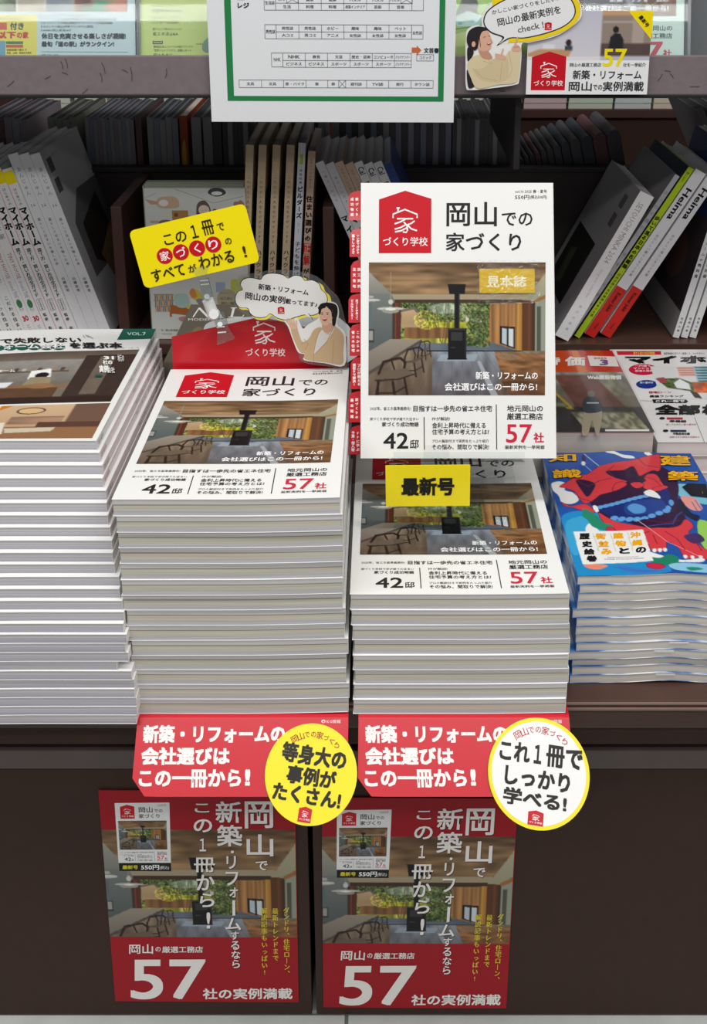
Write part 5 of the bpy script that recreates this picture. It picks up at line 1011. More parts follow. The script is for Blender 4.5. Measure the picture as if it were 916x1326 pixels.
# ------------------------------------------------------------------ face-out picture books
def artPic(p, W, H):
    p.rect(0, 0, W, H, (206, 208, 204)); s = lambda x, y: ((x - 35) / 740 * W, (y - 115) / 1050 * H)
    S = lambda pts: [s(*q) for q in pts]
    p.line(S([(260, 120), (540, 215), (760, 170)]), .6, (120, 120, 116)); p.line(S([(40, 180), (120, 150)]), .5, (120, 120, 116))
    p.smooth(S([(505, 150), (520, 122), (570, 112), (620, 125), (632, 152), (570, 172)]), (56, 62, 66)); p.ell(*s(568, 150), 8, 3, (232, 232, 226))
    p.smooth(S([(130, 190), (180, 172), (270, 178), (286, 240), (200, 252), (130, 240)]), (196, 170, 138)); p.ell(*s(175, 215), 7, 5, (226, 222, 214)); p.poly(S([(40, 190), (130, 205), (130, 225), (80, 225)]), (190, 150, 120)); p.poly(S([(232, 265), (350, 265), (352, 320), (234, 345)]), (176, 128, 74)); p.ell(*s(262, 295), 3, 3, (120, 80, 50)); p.poly(S([(352, 300), (420, 310), (400, 325), (352, 330)]), (186, 160, 126))
    p.smooth(S([(130, 350), (160, 330), (220, 335), (215, 380), (160, 400)]), (130, 112, 100)); p.poly(S([(70, 335), (130, 335), (130, 350), (70, 350)]), (190, 166, 140))
    p.smooth(S([(418, 330), (415, 240), (440, 205), (480, 200), (512, 240), (515, 290), (470, 330)]), (96, 82, 76)); p.ell(*s(468, 262), 8, 7.5, (224, 206, 186)); p.smooth(S([(430, 320), (460, 292), (510, 292), (560, 330), (500, 360), (420, 350)]), (206, 198, 90)); p.line(S([(455, 262), (462, 266)]), .6, (60, 50, 50)); p.line(S([(478, 260), (486, 264)]), .6, (60, 50, 50)); p.line(S([(462, 278), (472, 284), (482, 276)]), .6, (150, 70, 60))
    p.smooth(S([(525, 300), (540, 255), (580, 270), (600, 300)]), (84, 84, 88)); p.ell(*s(612, 285), 7, 6, (110, 92, 80)); p.smooth(S([(690, 250), (690, 210), (720, 205), (740, 195), (762, 215), (762, 255), (720, 268)]), (170, 120, 100)); p.rect(*s(645, 250), *s(680, 285), (120, 124, 126))
    p.poly(S([(700, 740), (740, 720), (742, 830), (690, 840), (640, 840), (645, 740)]), (196, 198, 84)); p.poly(S([(740, 720), (775, 720), (775, 1000), (700, 960)]), (170, 178, 160)); p.poly(S([(530, 760), (600, 760), (600, 830), (530, 830)]), (160, 174, 196))
    for i in range(3):
        p.rect(*s(60, 842 + i * 42), *s(210, 850 + i * 42), (176, 144, 110)); [p.rect(*s(66 + j * 14, 852 + i * 42), *s(76 + j * 14, 882 + i * 42), ((176, 120, 110), (120, 140, 150), (196, 180, 120))[(i + j) % 3]) for j in range(10)]
    p.smooth(S([(180, 945), (200, 920), (420, 960), (640, 945), (700, 955), (560, 1000), (380, 1000), (200, 980), (190, 1000), (172, 1000)]), (176, 104, 52)); p.smooth(S([(215, 850), (300, 840), (318, 880), (310, 935), (230, 930)]), (172, 196, 190)); p.smooth(S([(340, 820), (400, 820), (430, 900), (440, 985), (300, 940), (360, 900)]), (206, 198, 80)); p.smooth(S([(360, 800), (385, 860), (350, 870), (330, 830)]), (214, 140, 80))
    p.smooth(S([(330, 880), (360, 880), (400, 920), (445, 920), (440, 950), (370, 940)]), (222, 222, 222)); p.smooth(S([(380, 880), (430, 880), (445, 930), (400, 920)]), (140, 138, 144)); p.smooth(S([(300, 980), (330, 945), (375, 965), (350, 1010), (310, 1020)]), (74, 100, 150)); p.smooth(S([(240, 1010), (290, 1000), (320, 1020), (300, 1042), (250, 1030)]), (186, 130, 130))
    p.ell(*s(612, 880), W * .105, H * .07, (176, 166, 140), 30); p.text('はじめに', *s(560, 865), *s(655, 882), (90, 80, 60), .02); p.text('読む一冊', *s(565, 898), *s(655, 915), (90, 80, 60), .02); p.text('あたらしい', *s(560, 830), *s(650, 840), (110, 100, 80), 0, 1)
    p.smooth(S([(640, 930), (680, 880), (700, 930), (720, 1000), (660, 990)]), (96, 128, 86)); p.text('文・絵の家 著者の名', *s(100, 1092), *s(260, 1106), (80, 80, 76), .02, 1); p.line(S([(105, 1125), (180, 1125)]), .5, (120, 120, 120))
a = at(186.3, 240, y=1.556); wP, hP = .1480, .236
for i in range(4):
    lb = ('colourful illustrated picture book facing outwards behind the tilted yellow card', 'picture book copy standing directly behind the front picture book', 'third picture book copy back, only its top edge showing', 'rearmost picture book copy, only its top edge showing')[i]
    t = thing('picture_book', lb, 'book', (a[0] - (.004 if i else 0), 1.553 + i * .011, LEDGE + .0006 + i * .0005), (0, 0, 0), 'picture books facing outwards')
    V, F = box(.0012, wP - .0012, .0008, .0092, .001, hP - .0012); pg = mesh_of('page_block', V, F, P_D); at_ = pg.attributes.new('lz', 'FLOAT', 'POINT'); at_.data.foreach_set('value', [v[1] / .01 for v in V]); link('page_block', pg, t)
    link('cover', fix(mesh_of('cover', *join(box(0, wP, 0, .0008, 0, hP), box(0, wP, .0092, .01, 0, hP), box(0, .0008, .0008, .0092, 0, hP)), mat('leafy_cover', (150, 160, 140), .4))), t)
    if i == 0: p = Print(wP, hP); artPic(p, wP * 1000, hP * 1000); link('cover_print', p.mesh('cover_print', INKG), t, mtx=upright(0, -.0001, hP))
    for o in (t,): o.scale = (1, 1, 1)

# ------------------------------------------------------------------ rear bay magazines, spine out, behind the panel
YB = 1.792
tones = [mat('shelf_magazine_%s' % n, c, .45) for n, c in (('grey', (172, 174, 182)), ('mauve', (168, 156, 170)), ('olive', (166, 168, 150)), ('blue', (150, 160, 180)), ('dark', (92, 92, 98)), ('cream', (186, 178, 164)), ('rose', (120, 84, 88)), ('slate', (74, 82, 92)))]
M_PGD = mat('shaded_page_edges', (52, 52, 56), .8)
_bk = {}
def back_mag(x, T, H, D, tone, lean, label, group, y=YB):
    k = (round(T, 4), round(H, 3), round(D, 3), tone)
    if k not in _bk:
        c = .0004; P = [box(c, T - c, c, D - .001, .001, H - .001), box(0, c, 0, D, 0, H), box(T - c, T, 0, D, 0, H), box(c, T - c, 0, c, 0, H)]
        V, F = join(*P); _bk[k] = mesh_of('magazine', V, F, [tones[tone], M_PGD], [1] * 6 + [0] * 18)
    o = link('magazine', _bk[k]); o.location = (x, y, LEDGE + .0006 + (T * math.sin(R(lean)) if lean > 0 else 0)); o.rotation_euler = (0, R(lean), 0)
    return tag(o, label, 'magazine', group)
random.seed(5); NTH = 'first second third fourth fifth sixth seventh eighth ninth tenth eleventh twelfth thirteenth fourteenth fifteenth sixteenth seventeenth eighteenth nineteenth twentieth'.split()
def bundle(px0, px1, n, tn, where, lean=0, H=.296, D=.20):
    xa, xb = at(px0, 185, y=YB)[0], at(px1, 185, y=YB)[0]; T = (xb - xa) / n * .94 * (math.cos(R(lean)) if lean else 1); st = (xb - xa) / n
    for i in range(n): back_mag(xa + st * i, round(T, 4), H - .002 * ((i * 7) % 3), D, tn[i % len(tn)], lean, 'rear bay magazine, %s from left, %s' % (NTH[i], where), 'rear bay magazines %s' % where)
bundle(-22, 38, 6, (0, 1, 6, 1), 'bundle at the far left edge')
bundle(64, 102, 4, (2, 2, 0, 2), 'bundle of four above the leaning row')
bundle(112, 175, 12, (0, 3, 0, 1), 'bundle left of the rose spine')
bundle(177, 185, 1, (6,), 'rose spine')
bundle(192, 232, 5, (0, 3, 0), 'bundle above the picture book')
bundle(249, 262, 1, (0,), 'right of the orange one')
bundle(264, 288, 2, (0, 4), 'pair below the map sheet corner')
bundle(289, 322, 5, (4, 0, 4), 'bundle behind first beige book')
bundle(331, 420, 12, (4, 4, 0), 'bundle behind the beige books')
bundle(432, 585, 19, (0, 4, 3, 4), 'bundle under the map sheet')
bundle(586, 662, 13, (4, 0, 4, 4), 'bundle right of the map sheet', H=.296)
xo = at(234, 185, y=YB)[0]
orange = shelf_book(xo, YB, LEDGE, .0125, .20, .299, 0, 'orange and gold children magazine standing in the rear bay above the picture book', mat('orange_cover', (190, 84, 40), .45), P_D, 'or', lambda p, T, H: (p.rect(0, 0, T, H, (196, 96, 46)), p.smooth([(2, 60), (7, 40), (9, 90), (4, 110)], (232, 190, 90)), p.smooth([(5, 120), (10, 110), (9, 150)], (230, 130, 120))))
# bent thick magazines right of the bundles: curled pages
def bent_mag(x, T, H, D, label, tone):
    c = .0005; prof = [(0, 0), (T, 0)]; hz = np.linspace(0, 1, 9); V, F = [], []
    for k in hz:       # curls over towards the left as it rises
        off = -.030 * k ** 2; z = H * (k - .04 * k ** 3)
        V += [(off, 0, z), (off + T, 0, z), (off + T, D, z), (off, D, z)]
    # rounded crown
    for q in (25, 50, 70, 85):
        hw = T / 2 * math.cos(R(q)); zz = H * .96 + T * .8 * math.sin(R(q)); cx = -.030 + T / 2
        V += [(cx - hw, 0, zz), (cx + hw, 0, zz), (cx + hw, D, zz), (cx - hw, D, zz)]
    n = len(hz) + 4
    for i in range(n - 1):
        for j in range(4): F.append((i * 4 + j, i * 4 + (j + 1) % 4, i * 4 + 4 + (j + 1) % 4, i * 4 + 4 + j))
    F += [(3, 2, 1, 0), tuple((n - 1) * 4 + j for j in range(4))]
    o = link('magazine', fix(mesh_of('magazine', V, F, [tones[tone]], smooth=False))); o.location = (x, YB, LEDGE + .0006)
    tag(o, label, 'magazine', 'curled magazines in the rear bay above the sample')
xa = at(684, 190, y=YB)[0]; x = xa
for i in range(14):
    T = (.0075, .0075, .008, .008, .008, .0085, .009, .010, .012, .014, .017, .019, .022, .024)[i]
    bent_mag(x, T, .222 + .0035 * i, .17, 'curled dark magazine, %s from the left of the drooping row right of the bracket' % NTH[i], (4, 4, 7, 4, 7, 6, 4)[i % 7]); x += T + .0008
# right edge: dark covers leaning
for i, (px, lab) in enumerate(((872, 'grey covered magazine leaning left in the rear bay at the right edge'), (889, 'second grey magazine leaning left in the rear bay at the right edge'), (905, 'third grey magazine leaning left in the rear bay at the right edge'))):
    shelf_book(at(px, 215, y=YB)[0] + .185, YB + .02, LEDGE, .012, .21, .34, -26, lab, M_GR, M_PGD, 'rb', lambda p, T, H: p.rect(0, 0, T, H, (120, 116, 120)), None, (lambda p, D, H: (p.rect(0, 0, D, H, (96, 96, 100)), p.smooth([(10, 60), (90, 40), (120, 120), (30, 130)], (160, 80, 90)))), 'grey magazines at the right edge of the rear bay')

# ------------------------------------------------------------------ far rack seen through the gap
YF = 2.6
fr = thing('far_rack', 'dark brown far rack seen through the gap under the upper ledge', 'shelf', (0, YF, 0))
zf = at(0, 141, y=YF)[2]
bevel_box('rack_board', -1.4, 1.4, -.01, .35, zf - .02, zf, M_DIV, .001, fr); bevel_box('rack_front', -1.4, 1.4, 0, .012, 0, zf - .02, M_CAB, 0, fr); bevel_box('rack_back', -1.4, 1.4, .34, .35, zf, zf + .5, M_CAB, 0, fr)
cols_far = [(206, 212, 196), (206, 208, 188), (200, 176, 178), (196, 206, 188), (200, 206, 204), (214, 200, 182), (216, 212, 186)]
px = 570; i = 0
far_m = [mat('pale_book_%d' % j, c, .6) for j, c in enumerate(cols_far)]
for fi, (pa, pb, ci) in enumerate(((50, 92, 0), (96, 140, 6), (180, 240, 0), (585, 634, 1), (635, 678, 6), (679, 736, 2), (737, 796, 3), (797, 846, 4), (847, 898, 5), (899, 950, 6))):
    xa, xb = at(pa, 130, y=YF)[0], at(pb, 130, y=YF)[0]; bm_ = None
    for k in range(4):
        if bm_ is None:
            V, F = join(box(0, xb - xa - .004, 0, .18, 0, .0012), box(0, xb - xa - .004, 0, .18, .0118, .013), box(.001, xb - xa - .005, .002, .178, .0012, .0118), box(0, xb - xa - .004, 0, .001, 0, .013)); bm_ = mesh_of('book', V, F, far_m[ci])
        o = link('book', bm_, loc=(xa + .001 * ((k * 3) % 2), YF + .0015 * (k % 2), zf + k * .0134)); tag(o, 'pale %s book on far rack, %s from bottom of the %s pile from left' % (('green', 'cream', 'pink', 'mint', 'grey', 'peach', 'ivory')[ci], ('first', 'second', 'third', 'fourth')[k], NTH[fi]), 'book', 'pale books piled on the far rack, pile %d' % (pa // 10))

# ------------------------------------------------------------------ upper ledge: face-out magazines in clear pockets
zl = zb + .0175; LB = 13.8
def face_out(px_left, w, label, art, y=BY + .022, H=.297, m=None):
    x = at(px_left, 40, y=BY + .022)[0]
    t = thing('magazine', label, 'magazine', (x, y, zl), (R(-LB), 0, 0), 'face-out magazines on the upper ledge')
    V, F = box(.0008, w - .0008, .0006, .0074, .001, H - .001); pg = mesh_of('page_block', V, F, P_C); at_ = pg.attributes.new('lz', 'FLOAT', 'POINT'); at_.data.foreach_set('value', [v[1] / .008 for v in V]); link('page_block', pg, t)
    link('cover', fix(mesh_of('cover', *join(box(0, w, 0, .0006, 0, H), box(0, w, .0074, .008, 0, H), box(w - .0006, w, .0006, .0074, 0, H)), m or OFFW)), t)
    vis = [proj(t.matrix_basis @ Vector(c)) for c in ((0, 0, H), (w, 0, H), (w, 0, 0), (0, 0, 0))]
    p = Print(w, H, vis, step=2.2e-5); c = lambda u, v: tuple((lambda q: q[:2] / q[2])(np.linalg.inv(p.H) @ np.array([u * w, -v * H, 1]))); art(p, c, vis)
    link('cover_print', p.mesh('cover_print', INKG), t, mtx=upright(0, -.0001, H))
    pk = thing('clear_pocket', 'clear plastic pocket over the ' + label.split(' magazine')[0] + ' magazine', 'holder', (x, y, zl), (R(-LB), 0, 0), 'clear pockets on the upper ledge')
    bevel_box('pocket_front', -.002, w + .004, -.0050, -.0038, 0, H + .01, POCKET, 0, pk)
    for xx in (-.003, w + .0035): bevel_box('pocket_edge', xx, xx + .0035, -.0055, .0085, 0, H + .01, clear_mat('pocket_edge_plastic', (.6, .66, .68), .1, 1.5, .25), 0, pk)
def art1(p, c, vis):
    p.poly([c(0, 0), c(1, 0), c(1, 1), c(0, 1)], (196, 214, 220))
    g = Img((-40, -120, 168, 16), 80, 52, (150, 160, 150)); g.rect(-40, -120, 168, -20, (140, 160, 170), cells=(12, 16), amt=.3); g.rect(-40, -4, 22, 16, (110, 130, 90), cells=(12, 20), amt=.4); g.rect(24, -4, 60, 16, (170, 160, 140), cells=(12, 20), amt=.3); g.rect(62, -4, 95, 16, (150, 160, 168), cells=(8, 10), amt=.2); g.rect(97, -20, 168, 16, (150, 126, 100), cells=(16, 16), amt=.3); g.poly([(104, 14), (130, 0), (150, 2), (130, 16)], (70, 150, 110)); g.poly([(135, 6), (165, -2), (168, 16), (150, 16)], (196, 120, 96)); g.rect(96, -4, 120, 10, (110, 70, 50), cells=(10, 12), amt=.2)
    g.rect(22.5, -6, 24, 16, (236, 240, 240)); g.rect(60.5, -6, 62, 16, (236, 240, 240)); g.rect(95.5, -20, 97, 16, (236, 240, 240)); p.grid(g.out(), (-40, -120, 165, 15.2))
    p.rect(-40, 19, 48, 78, (226, 214, 96)); p.text('菜園付き', -22, 29, 31, 38.5, (40, 60, 60), .05) if False else (p.text('菜園', -24, 29, 9, 39, (206, 90, 60), .06), p.text('付き', 13, 29, 31, 39, (50, 60, 60), .05))
    p.text('円以下', -16, 41, 21, 50, (196, 44, 40), .07); p.text('の家', 22, 41, 37, 50, (196, 44, 40), .05); p.text('週末がある日もわかる', -14, 23, 30, 26, (60, 70, 60), .02, 1); p.rect(8, 53.5, 30, 57, (70, 120, 70)); p.rect(8, 58, 30, 61.5, (190, 90, 50)); p.rect(-14, 53, 7, 72, (110, 160, 190)); p.text('自給菜園で暮らす', 9, 63, 35, 66, BLK, .01, 1); p.text('別荘、山林、田舎付き物件', 9, 67, 41, 70, BLK, .01, 1)
    D = (60, 84, 92)
    for k, (t, x1) in enumerate((('神戸フルーツ・フラワーパーク大沢(兵庫)', 112), ('センザキッチン(山口)/川場田園プラザ(群馬)/保田小学校(千葉)', 152), ('ぐるっとパノラマ美術(鳥取)/サーモンパーク千歳(北海道)', 146), ('おおぶくろべ(富山)/伊東マリンタウン(静岡)', 121), ('SORAIRO国上(新潟)ほか', 93))): p.text(t, 53, 18.8 + k * 4.7, x1, 22.2 + k * 4.7, D, .01, 1)
    p.text('休日を充実させる楽しさが凝縮!', 54, 43, 163, 50.5, (34, 48, 56), .045); p.text('最旬「道の駅」がランクイン!', 54, 53.5, 148, 60.5, (34, 48, 56), .045); p.line([(54, 67), (166, 67.5)], .4, D); p.text('特集 田舎の物件', 54, 70, 76, 74, D, 0, 1)
def art2(p, c, vis):
    G = (58, 76, 56); p.poly([c(0, 0), c(1, 0), c(1, 1), c(0, 1)], (198, 214, 128))
    for t, x0, y0, x1, y1, b in (('設計実務がどう変わるのか?', 197, 6, 236, 9.5, 0), ('建築基準法Q&A', 197, 11.5, 236, 16.5, .02), ('確認申請しなくて済むのか?', 197.5, 21, 236, 24.5, 0), ('リフォームQ&A', 197.5, 26.5, 231, 31.5, .02), ('図やもどう読めばよいのか?', 198, 36, 236, 39.5, 0), ('省エネ法Q&A', 198, 41.5, 231, 46.5, .02), ('第5回日本エコハウス大賞グランプリ', 199, 59, 250, 62, .01), ('「世界パッシブハウス」訪問レポート', 199, 63.5, 248, 67, .01), ('何のために', 199, 69, 224, 74, .02)): p.text(t, x0, y0, x1, y1, G, b, 1)
    p.rect(198, 53, 211, 57, G); p.text('特別記事', 199, 53.8, 210, 56.2, (220, 230, 180), .02, 1); p.line([(254, 57), (264, 57)], .5, G); p.smooth([(262, 64), (264, 54), (274, 48), (276, 66), (268, 68)], (120, 150, 130), 3); p.text('住宅の新しい基準', 197, -14, 262, -6, G, .03)
def art3(p, c, vis):
    p.poly([c(0, 0), c(1, 0), c(1, 1), c(0, 1)], (158, 196, 96)); K = (52, 70, 56)
    p.smooth([(580, 50), (640, 44), (684, 60), (684, 78), (576, 78)], (186, 208, 116)); p.poly([(588, 24), (604, -14), (612, -14), (626, 20), (606, 16)], (66, 74, 66)); p.poly([(588, 22), (606, 14), (624, 20), (622, 34), (592, 34)], (196, 222, 220)); p.ell(596, 30, 3, 2.4, (120, 190, 210)); p.ell(612, 27, 3, 2.4, (120, 190, 210)); p.frame(598, 17, 602, 22, .5, K); p.frame(607, 16, 611, 21, .5, K); p.line([(600, 30), (604, 24), (608, 29)], .6, K); p.smooth([(584, 20), (582, 8), (590, 6), (590, 24)], (150, 190, 96), 3); p.smooth([(618, 14), (622, 2), (628, 8), (624, 20)], (150, 190, 96), 3); p.line([(588, 38), (618, 34)], .8, K); p.poly([(590, 44), (606, 40), (604, 60), (586, 62)], (206, 220, 140))
def art4(p, c, vis):
    M = (206, 226, 218); p.poly([c(0, 0), c(1, 0), c(1, 1), c(0, 1)], M)
    q = [c(.045, .29), c(.95, .29), c(.95, .77), c(.045, .77)]
    y1 = 21.0; p.grid(ROOM_S, (c(.045, .25)[:2], c(.95, .25)[:2], (876, y1), (q[3][0] + 6, y1)))
    p.text('新築・リフォームの', 790, -5, 866, 3, (236, 240, 240), .02); p.text('会社選びはこの一冊から!', 758, 7, 866, 15, (244, 246, 246), .02)
    p.text('地元岡山の', 828, 33, 871, 40, (60, 76, 78), .02); p.text('厳選工務店', 828, 43, 871, 50, (60, 76, 78), .02); p.text('57', 822, 54, 859, 74, (196, 60, 84), .04); p.text('社', 859, 64, 870, 74, (196, 60, 84), .03); p.text('目指すは一歩先の省エネ住宅', 730, 34, 812, 41, (70, 80, 82), .02); p.text('家づくり', 400, -60, 480, -40, BLK, .02) if False else None
wS = .21
face_out(-46, .2095, 'pale blue country living magazine at the left of the upper ledge', art1)
face_out(178, .2095, 'pale green law questions magazine left of the hanging map sheet', art2)
face_out(487, .205, 'green illustrated house magazine partly behind the map sheet', art3)
face_out(672, .2095, 'pale mint local house magazine at the right of the upper ledge', art4)
gb = struct('wall_rear', -.9, .9, BY + .118, BY + .126, zb + .017, zb + .36, mat('grey_rack_back', (120, 124, 128), .6, .1, 40), .001)

# map sheet hanging in front of the bar
ym = BY - .006; a = at(268.5, 0, y=ym); c_ = at(273, 157.5, y=ym); b = at(583, 158, y=ym); w = .302; h = .21
t = thing('map_sheet', 'white section map sheet with green border hanging over the upper ledge', 'sign', ((a[0] + c_[0]) / 2, ym, c_[2]), (0, R(.2), 0))
bevel_box('sheet', 0, w, 0, .0006, 0, h, mat('white_map_paper', (232, 234, 238), .4), 0, t)
p = Print(w, h, (24, 438 - 603 * .965, 898, 438)); Gn = (40, 130, 76); T0 = -140
for r_ in ((85, T0, 108, 365), (840, T0, 860, 365), (85, 348, 860, 365), (85, T0, 860, T0 + 18)): p.rect(*r_, Gn)
p.base = p.z; K = (70, 72, 78); Or = (206, 106, 66)
p.rect(132, -60, 156, 25, Or); p.text('レジ', 132, 34, 172, 52, (40, 40, 44), .04)
p.poly([(744, 181), (762, 181), (762, 174), (778, 190), (762, 207), (762, 199), (744, 199)], Or); p.text('文芸書', 787, 182, 840, 200, (40, 40, 44), .03)
def tbl(xs, ys, cells, head=None, tail=None):
    for y in ys: p.line([(xs[0], y), (xs[-1], y)], 1.3, K)
    for x in xs: p.line([(x, ys[0]), (x, ys[-1])], 1.3, K)
    for r_, row in enumerate(cells):
        for k, tx in enumerate(row):
            if not tx: continue
            L_ = min((xs[k + 1] - xs[k]) * .86, 13.5 * len(tx)); xm = (xs[k] + xs[k + 1]) / 2; ym_ = (ys[r_] + ys[r_ + 1]) / 2; p.text(tx, xm - L_ / 2, ym_ - 5.5, xm + L_ / 2, ym_ + 5.5, (50, 50, 56), .015, 1)
X6 = [265, 345, 425, 504, 584, 663, 743]
tbl(X6, (11, 35, 58), (('', '健康', '健康', 'パズル', 'パズル', ''), ('生活', '料理', '料理', '建築インテリア', '芸能', '音楽')))
p.frame(225, 11, 265, 58, 1.3, K); p.text('生活誌', 228, 28, 262, 40, (50, 50, 56), .015, 1); p.frame(743, 11, 783, 58, 1.3, K); p.text('育児', 273, 16, 297, 27, (50, 50, 56), .015, 1); p.text('パズル', 666, 17, 700, 28, (50, 50, 56), .015, 1)
for x in (304, 704): p.frame(x, 11, x + 40, 35, 1.2, K); p.line([(x, 11), (x + 40, 35)], 1.2, K); p.line([(x + 40, 11), (x, 35)], 1.2, K)
tbl(X6, (106, 130, 153), (('男性誌', '男性誌', 'ホビー', '趣味', '趣味', 'ペット'), ('大コミ', '男コミ', 'アニメ', '女性誌', '女性誌', '女性誌')))
p.frame(225, 106, 265, 153, 1.3, K); p.text('男性誌', 228, 123, 262, 136, (50, 50, 56), .015, 1); p.frame(743, 106, 783, 153, 1.3, K); p.text('女性誌', 746, 126, 780, 138, (50, 50, 56), .015, 1)
tbl([286, 366, 445, 525, 604, 683, 743], (201, 226, 249), (('NHK', '教育', '文芸', '歴史・芸術', 'コンピュータ', 'バックナンバー'), ('ビジネス', 'ビジネス', 'スポーツ', 'スポーツ', 'スポーツ', 'バックナンバー')))
p.frame(246, 201, 286, 248, 1.3, K); p.text('NHK', 254, 217, 278, 229, (50, 50, 56), .0, 1); p.frame(762, 205, 822, 226, 1.3, K); p.text('コミック', 772, 210, 814, 221, (50, 50, 56), .02, 1)
tbl([128, 208, 287, 367, 445, 484, 509, 584, 663, 743, 822], (293, 319), (('文具', '文具', '車・バイク', '車', '車', '', '週刊誌', 'TV誌', '旅行', 'タウン誌'),)); p.line([(484, 293), (509, 319)], 1.2, K); p.line([(509, 293), (484, 319)], 1.2, K)
tbl(X6, (-80, -56, -33), (('週刊', '旅行', '地図', '音楽', '映画', '写真'), ('家庭', '園芸', '手芸', '服飾', '美容', '健康')))
link('sheet_print', p.mesh('sheet_print', INK), t, mtx=upright(0, -.0001, h))

# speech bubble cut-out with woman, and the house sign, both fixed to the bar
yb2 = BY - .008
def cutout(px0, py0, px1, py1, sc_, off, name, label, outline, draw, y=yb2, film=None, ink=None):
    a = at(px0, py0, y=y); b = at(px1, py1, y=y); w, h = b[0] - a[0], a[2] - b[2]
    t = thing(name, label, 'card', (a[0], y, b[2]))
    src = ((px0 - off[0]) * sc_, (py0 - off[1]) * sc_, (px1 - off[0]) * sc_, (py1 - off[1]) * sc_)
    pts = [((x - src[0]) / (src[2] - src[0]) * w, h - (yy - src[1]) / (src[3] - src[1]) * h) for x, yy in outline]
    V, F = prism(pts, -.0006, .0006); me = fix(mesh_of('card_sheet', V, F, film or WHITE)); me.transform(Matrix.Rotation(R(90), 4, 'X')); link('card_sheet', me, t)
    p = Print(w, h, src); draw(p); link('card_print', p.mesh('card_print', ink or INKG), t, mtx=upright(0, -.0008, h)); return t
def draw_w2(p):
    sk = (222, 176, 150); J = (222, 204, 166); J2 = (190, 168, 128); HR = (44, 38, 42); K = (44, 42, 44)
    p.smooth([(250, 10), (400, -70), (700, -80), (820, 0), (842, 60), (830, 130), (760, 200), (640, 250), (520, 282), (400, 290), (330, 300), (300, 300), (370, 268)], (244, 214, 30), 6)
    p.smooth([(195, 130), (220, 70), (300, 10), (420, -40), (600, -70), (740, -40), (802, 30), (806, 110), (740, 180), (620, 230), (480, 262), (378, 264), (290, 314), (326, 258), (250, 225), (205, 180)], K, 6)
    p.smooth([(203, 130), (228, 74), (306, 16), (424, -34), (600, -62), (734, -34), (794, 32), (798, 108), (734, 174), (616, 222), (478, 254), (374, 256), (306, 300), (338, 252), (256, 218), (212, 176)], (238, 238, 240), 6)
    p.rot(-12.5, 480, 110); p.text('かしこい家づくりをしたい…', 262, 18, 730, 50, K, .02); p.text('岡山の最新実例を', 285, 82, 715, 140, K, .02); p.text('岡山の', 285, 82, 286, 83, K, .02) if False else None; p.text('check !', 408, 168, 585, 212, (110, 108, 112), .02); p.rot()
    emblem(p, 608, 148, 655, 205)
    p.smooth([(92, 330), (120, 325), (135, 360), (120, 400), (96, 420)], HR); p.smooth([(92, 480), (110, 520), (150, 590), (110, 614), (95, 560)], HR)
    p.smooth([(95, 440), (150, 380), (220, 385), (280, 410), (330, 420), (375, 350), (440, 340), (452, 380), (446, 520), (420, 575), (300, 590), (170, 615), (120, 540)], J)
    p.smooth([(280, 400), (330, 390), (370, 420), (360, 560), (200, 560), (130, 480), (200, 470)], (214, 194, 156)); p.line([(130, 470), (200, 540), (300, 560)], 3, J2); p.line([(330, 430), (320, 560)], 3, J2); p.line([(372, 350), (400, 480), (380, 540)], 3, J2); p.line([(220, 390), (260, 440), (200, 420)], 4, J2)
    p.smooth([(170, 330), (230, 350), (262, 395), (240, 410), (190, 395)], (200, 150, 126))
    p.smooth([(160, 230), (180, 200), (225, 210), (246, 250), (252, 270), (262, 288), (250, 298), (252, 320), (232, 345), (190, 350), (160, 320)], sk)
    p.smooth([(85, 270), (100, 210), (150, 180), (205, 185), (225, 205), (190, 215), (172, 260), (160, 330), (135, 345), (100, 320)], HR); p.line([(178, 205), (172, 260), (180, 320)], 4, HR); p.ell(133, 302, 13, 20, sk, 16)
    p.line([(196, 254), (214, 250)], 4, HR); p.line([(232, 246), (244, 246)], 4, HR); p.smooth([(222, 298), (240, 296), (256, 288), (246, 306), (230, 310)], (180, 70, 80), 4); p.line([(228, 299), (250, 293)], 3, (245, 240, 240)); p.line([(244, 262), (256, 280), (246, 284)], 2.5, (186, 134, 112))
    p.smooth([(285, 370), (320, 375), (350, 385), (352, 410), (310, 408), (286, 395)], sk, 4); p.line([(322, 378), (334, 332)], 9, sk); [p.line([(296 + k * 15, 384), (284 + k * 16, 366 + k * 3)], 8, sk) for k in range(3)]
    p.smooth([(395, 320), (425, 305), (450, 325), (448, 350), (400, 350)], sk, 4); p.line([(408, 320), (430, 250)], 9, sk); [p.line([(404 + k * 12, 326), (420 + k * 10, 318)], 9, (204, 154, 128)) for k in range(3)]
out2 = spline([(80, 280), (90, 200), (150, 170), (185, 175), (185, 100), (260, 0), (420, -70), (640, -95), (800, -30), (850, 60), (835, 140), (700, 240), (520, 290), (460, 300), (460, 400), (450, 560), (420, 590), (260, 615), (120, 628), (88, 600), (82, 440)], 5)
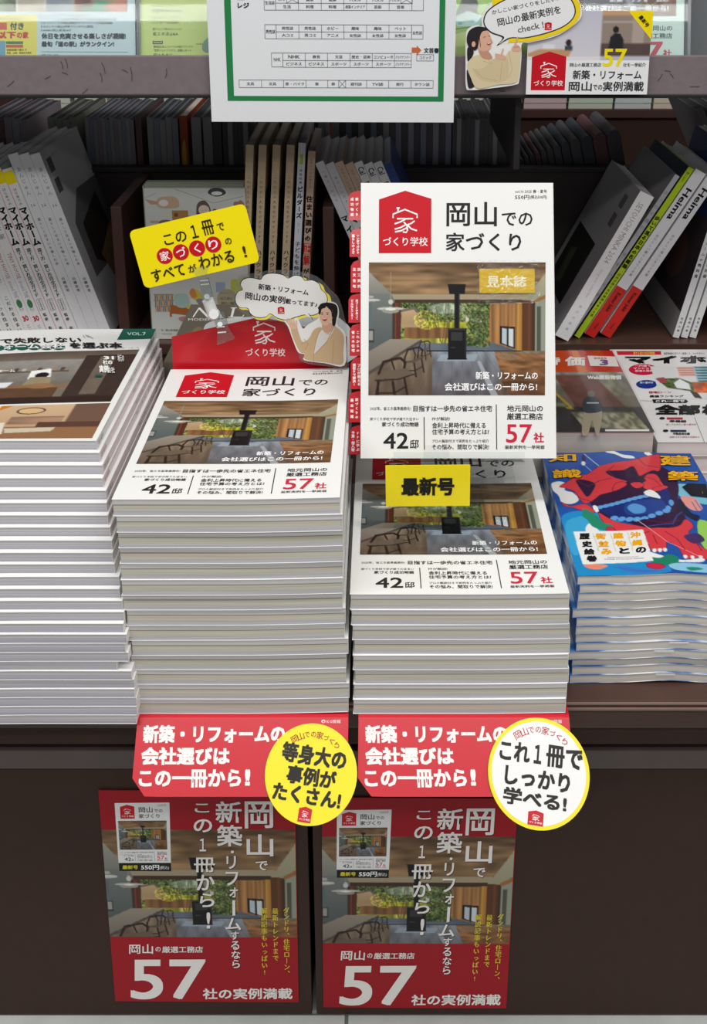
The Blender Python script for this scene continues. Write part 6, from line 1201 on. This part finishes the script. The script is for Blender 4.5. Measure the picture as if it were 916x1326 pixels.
cutout(601, -20, 750, 120, 5.388, (590, 0), 'speech_card', 'cut-out card of a woman in cream pointing at an oval speech bubble', out2, draw_w2, y=yb2 - .003)
def draw_sign(p):
    g = Img((287, 38, 705, 212), 105, 44, (196, 194, 206)); g.rect(287, 38, 535, 212, (196, 196, 210), c2=(214, 210, 216)); g.poly([(290, 186), (330, 170), (440, 172), (436, 182), (420, 210), (290, 196)], (196, 150, 110)); g.ell(427, 148, 10, 11, (50, 40, 42)); g.rect(415, 158, 440, 175, (60, 70, 84)); g.rect(340, 155, 380, 170, (226, 226, 230)); g.rect(287, 196, 535, 212, (226, 224, 226))
    g.rect(535, 38, 705, 170, (150, 134, 124)); g.rect(535, 38, 640, 55, (200, 160, 120)); g.rect(640, 60, 680, 160, (176, 160, 150)); g.rect(535, 150, 705, 195, (90, 74, 70)); g.rect(535, 195, 705, 212, (190, 190, 200)); g.ell(584, 104, 10, 12, (40, 34, 36)); g.poly([(562, 168), (566, 130), (580, 116), (600, 118), (612, 140), (612, 168)], (40, 38, 42)); g.rect(540, 76, 640, 80, (196, 190, 186)); p.grid(g.out(), (287, 38, 703, 212))
    p.rect(287, 211, 703, 333, (238, 238, 240)); p.poly([(622, 38), (705, 38), (705, 138)], (248, 222, 0)); p.rot(50, 676, 74); p.text('最新号', 652, 66, 700, 82, (40, 36, 20), .05); p.rot()
    emblem(p, 303, 180, 420, 318); Yl = (244, 224, 10)
    p.text('57', 545, 170, 625, 234, Yl, .02, 5); p.text('岡山の厳選工務店', 433, 220, 540, 234, K2, .02, 1); p.text('社を一挙紹介', 615, 220, 692, 234, K2, .02, 1); p.text('新築・リフォーム', 445, 246, 680, 278, K2, .02); p.text('岡山', 433, 286, 512, 321, K2, .02); p.text('での', 516, 298, 548, 316, K2, .015); p.text('実例満載', 550, 286, 690, 321, K2, .02)
K2 = (50, 48, 54)
cutout(685.5, 14, 838, 122, 2.726, (580, 0), 'shop_sign', 'white sign with red emblem, kitchen photo and yellow corner fixed on the upper ledge', [(287, 38), (703, 38), (703, 333), (287, 333)], draw_sign, y=yb2)
bpy.data.objects.remove(_to)
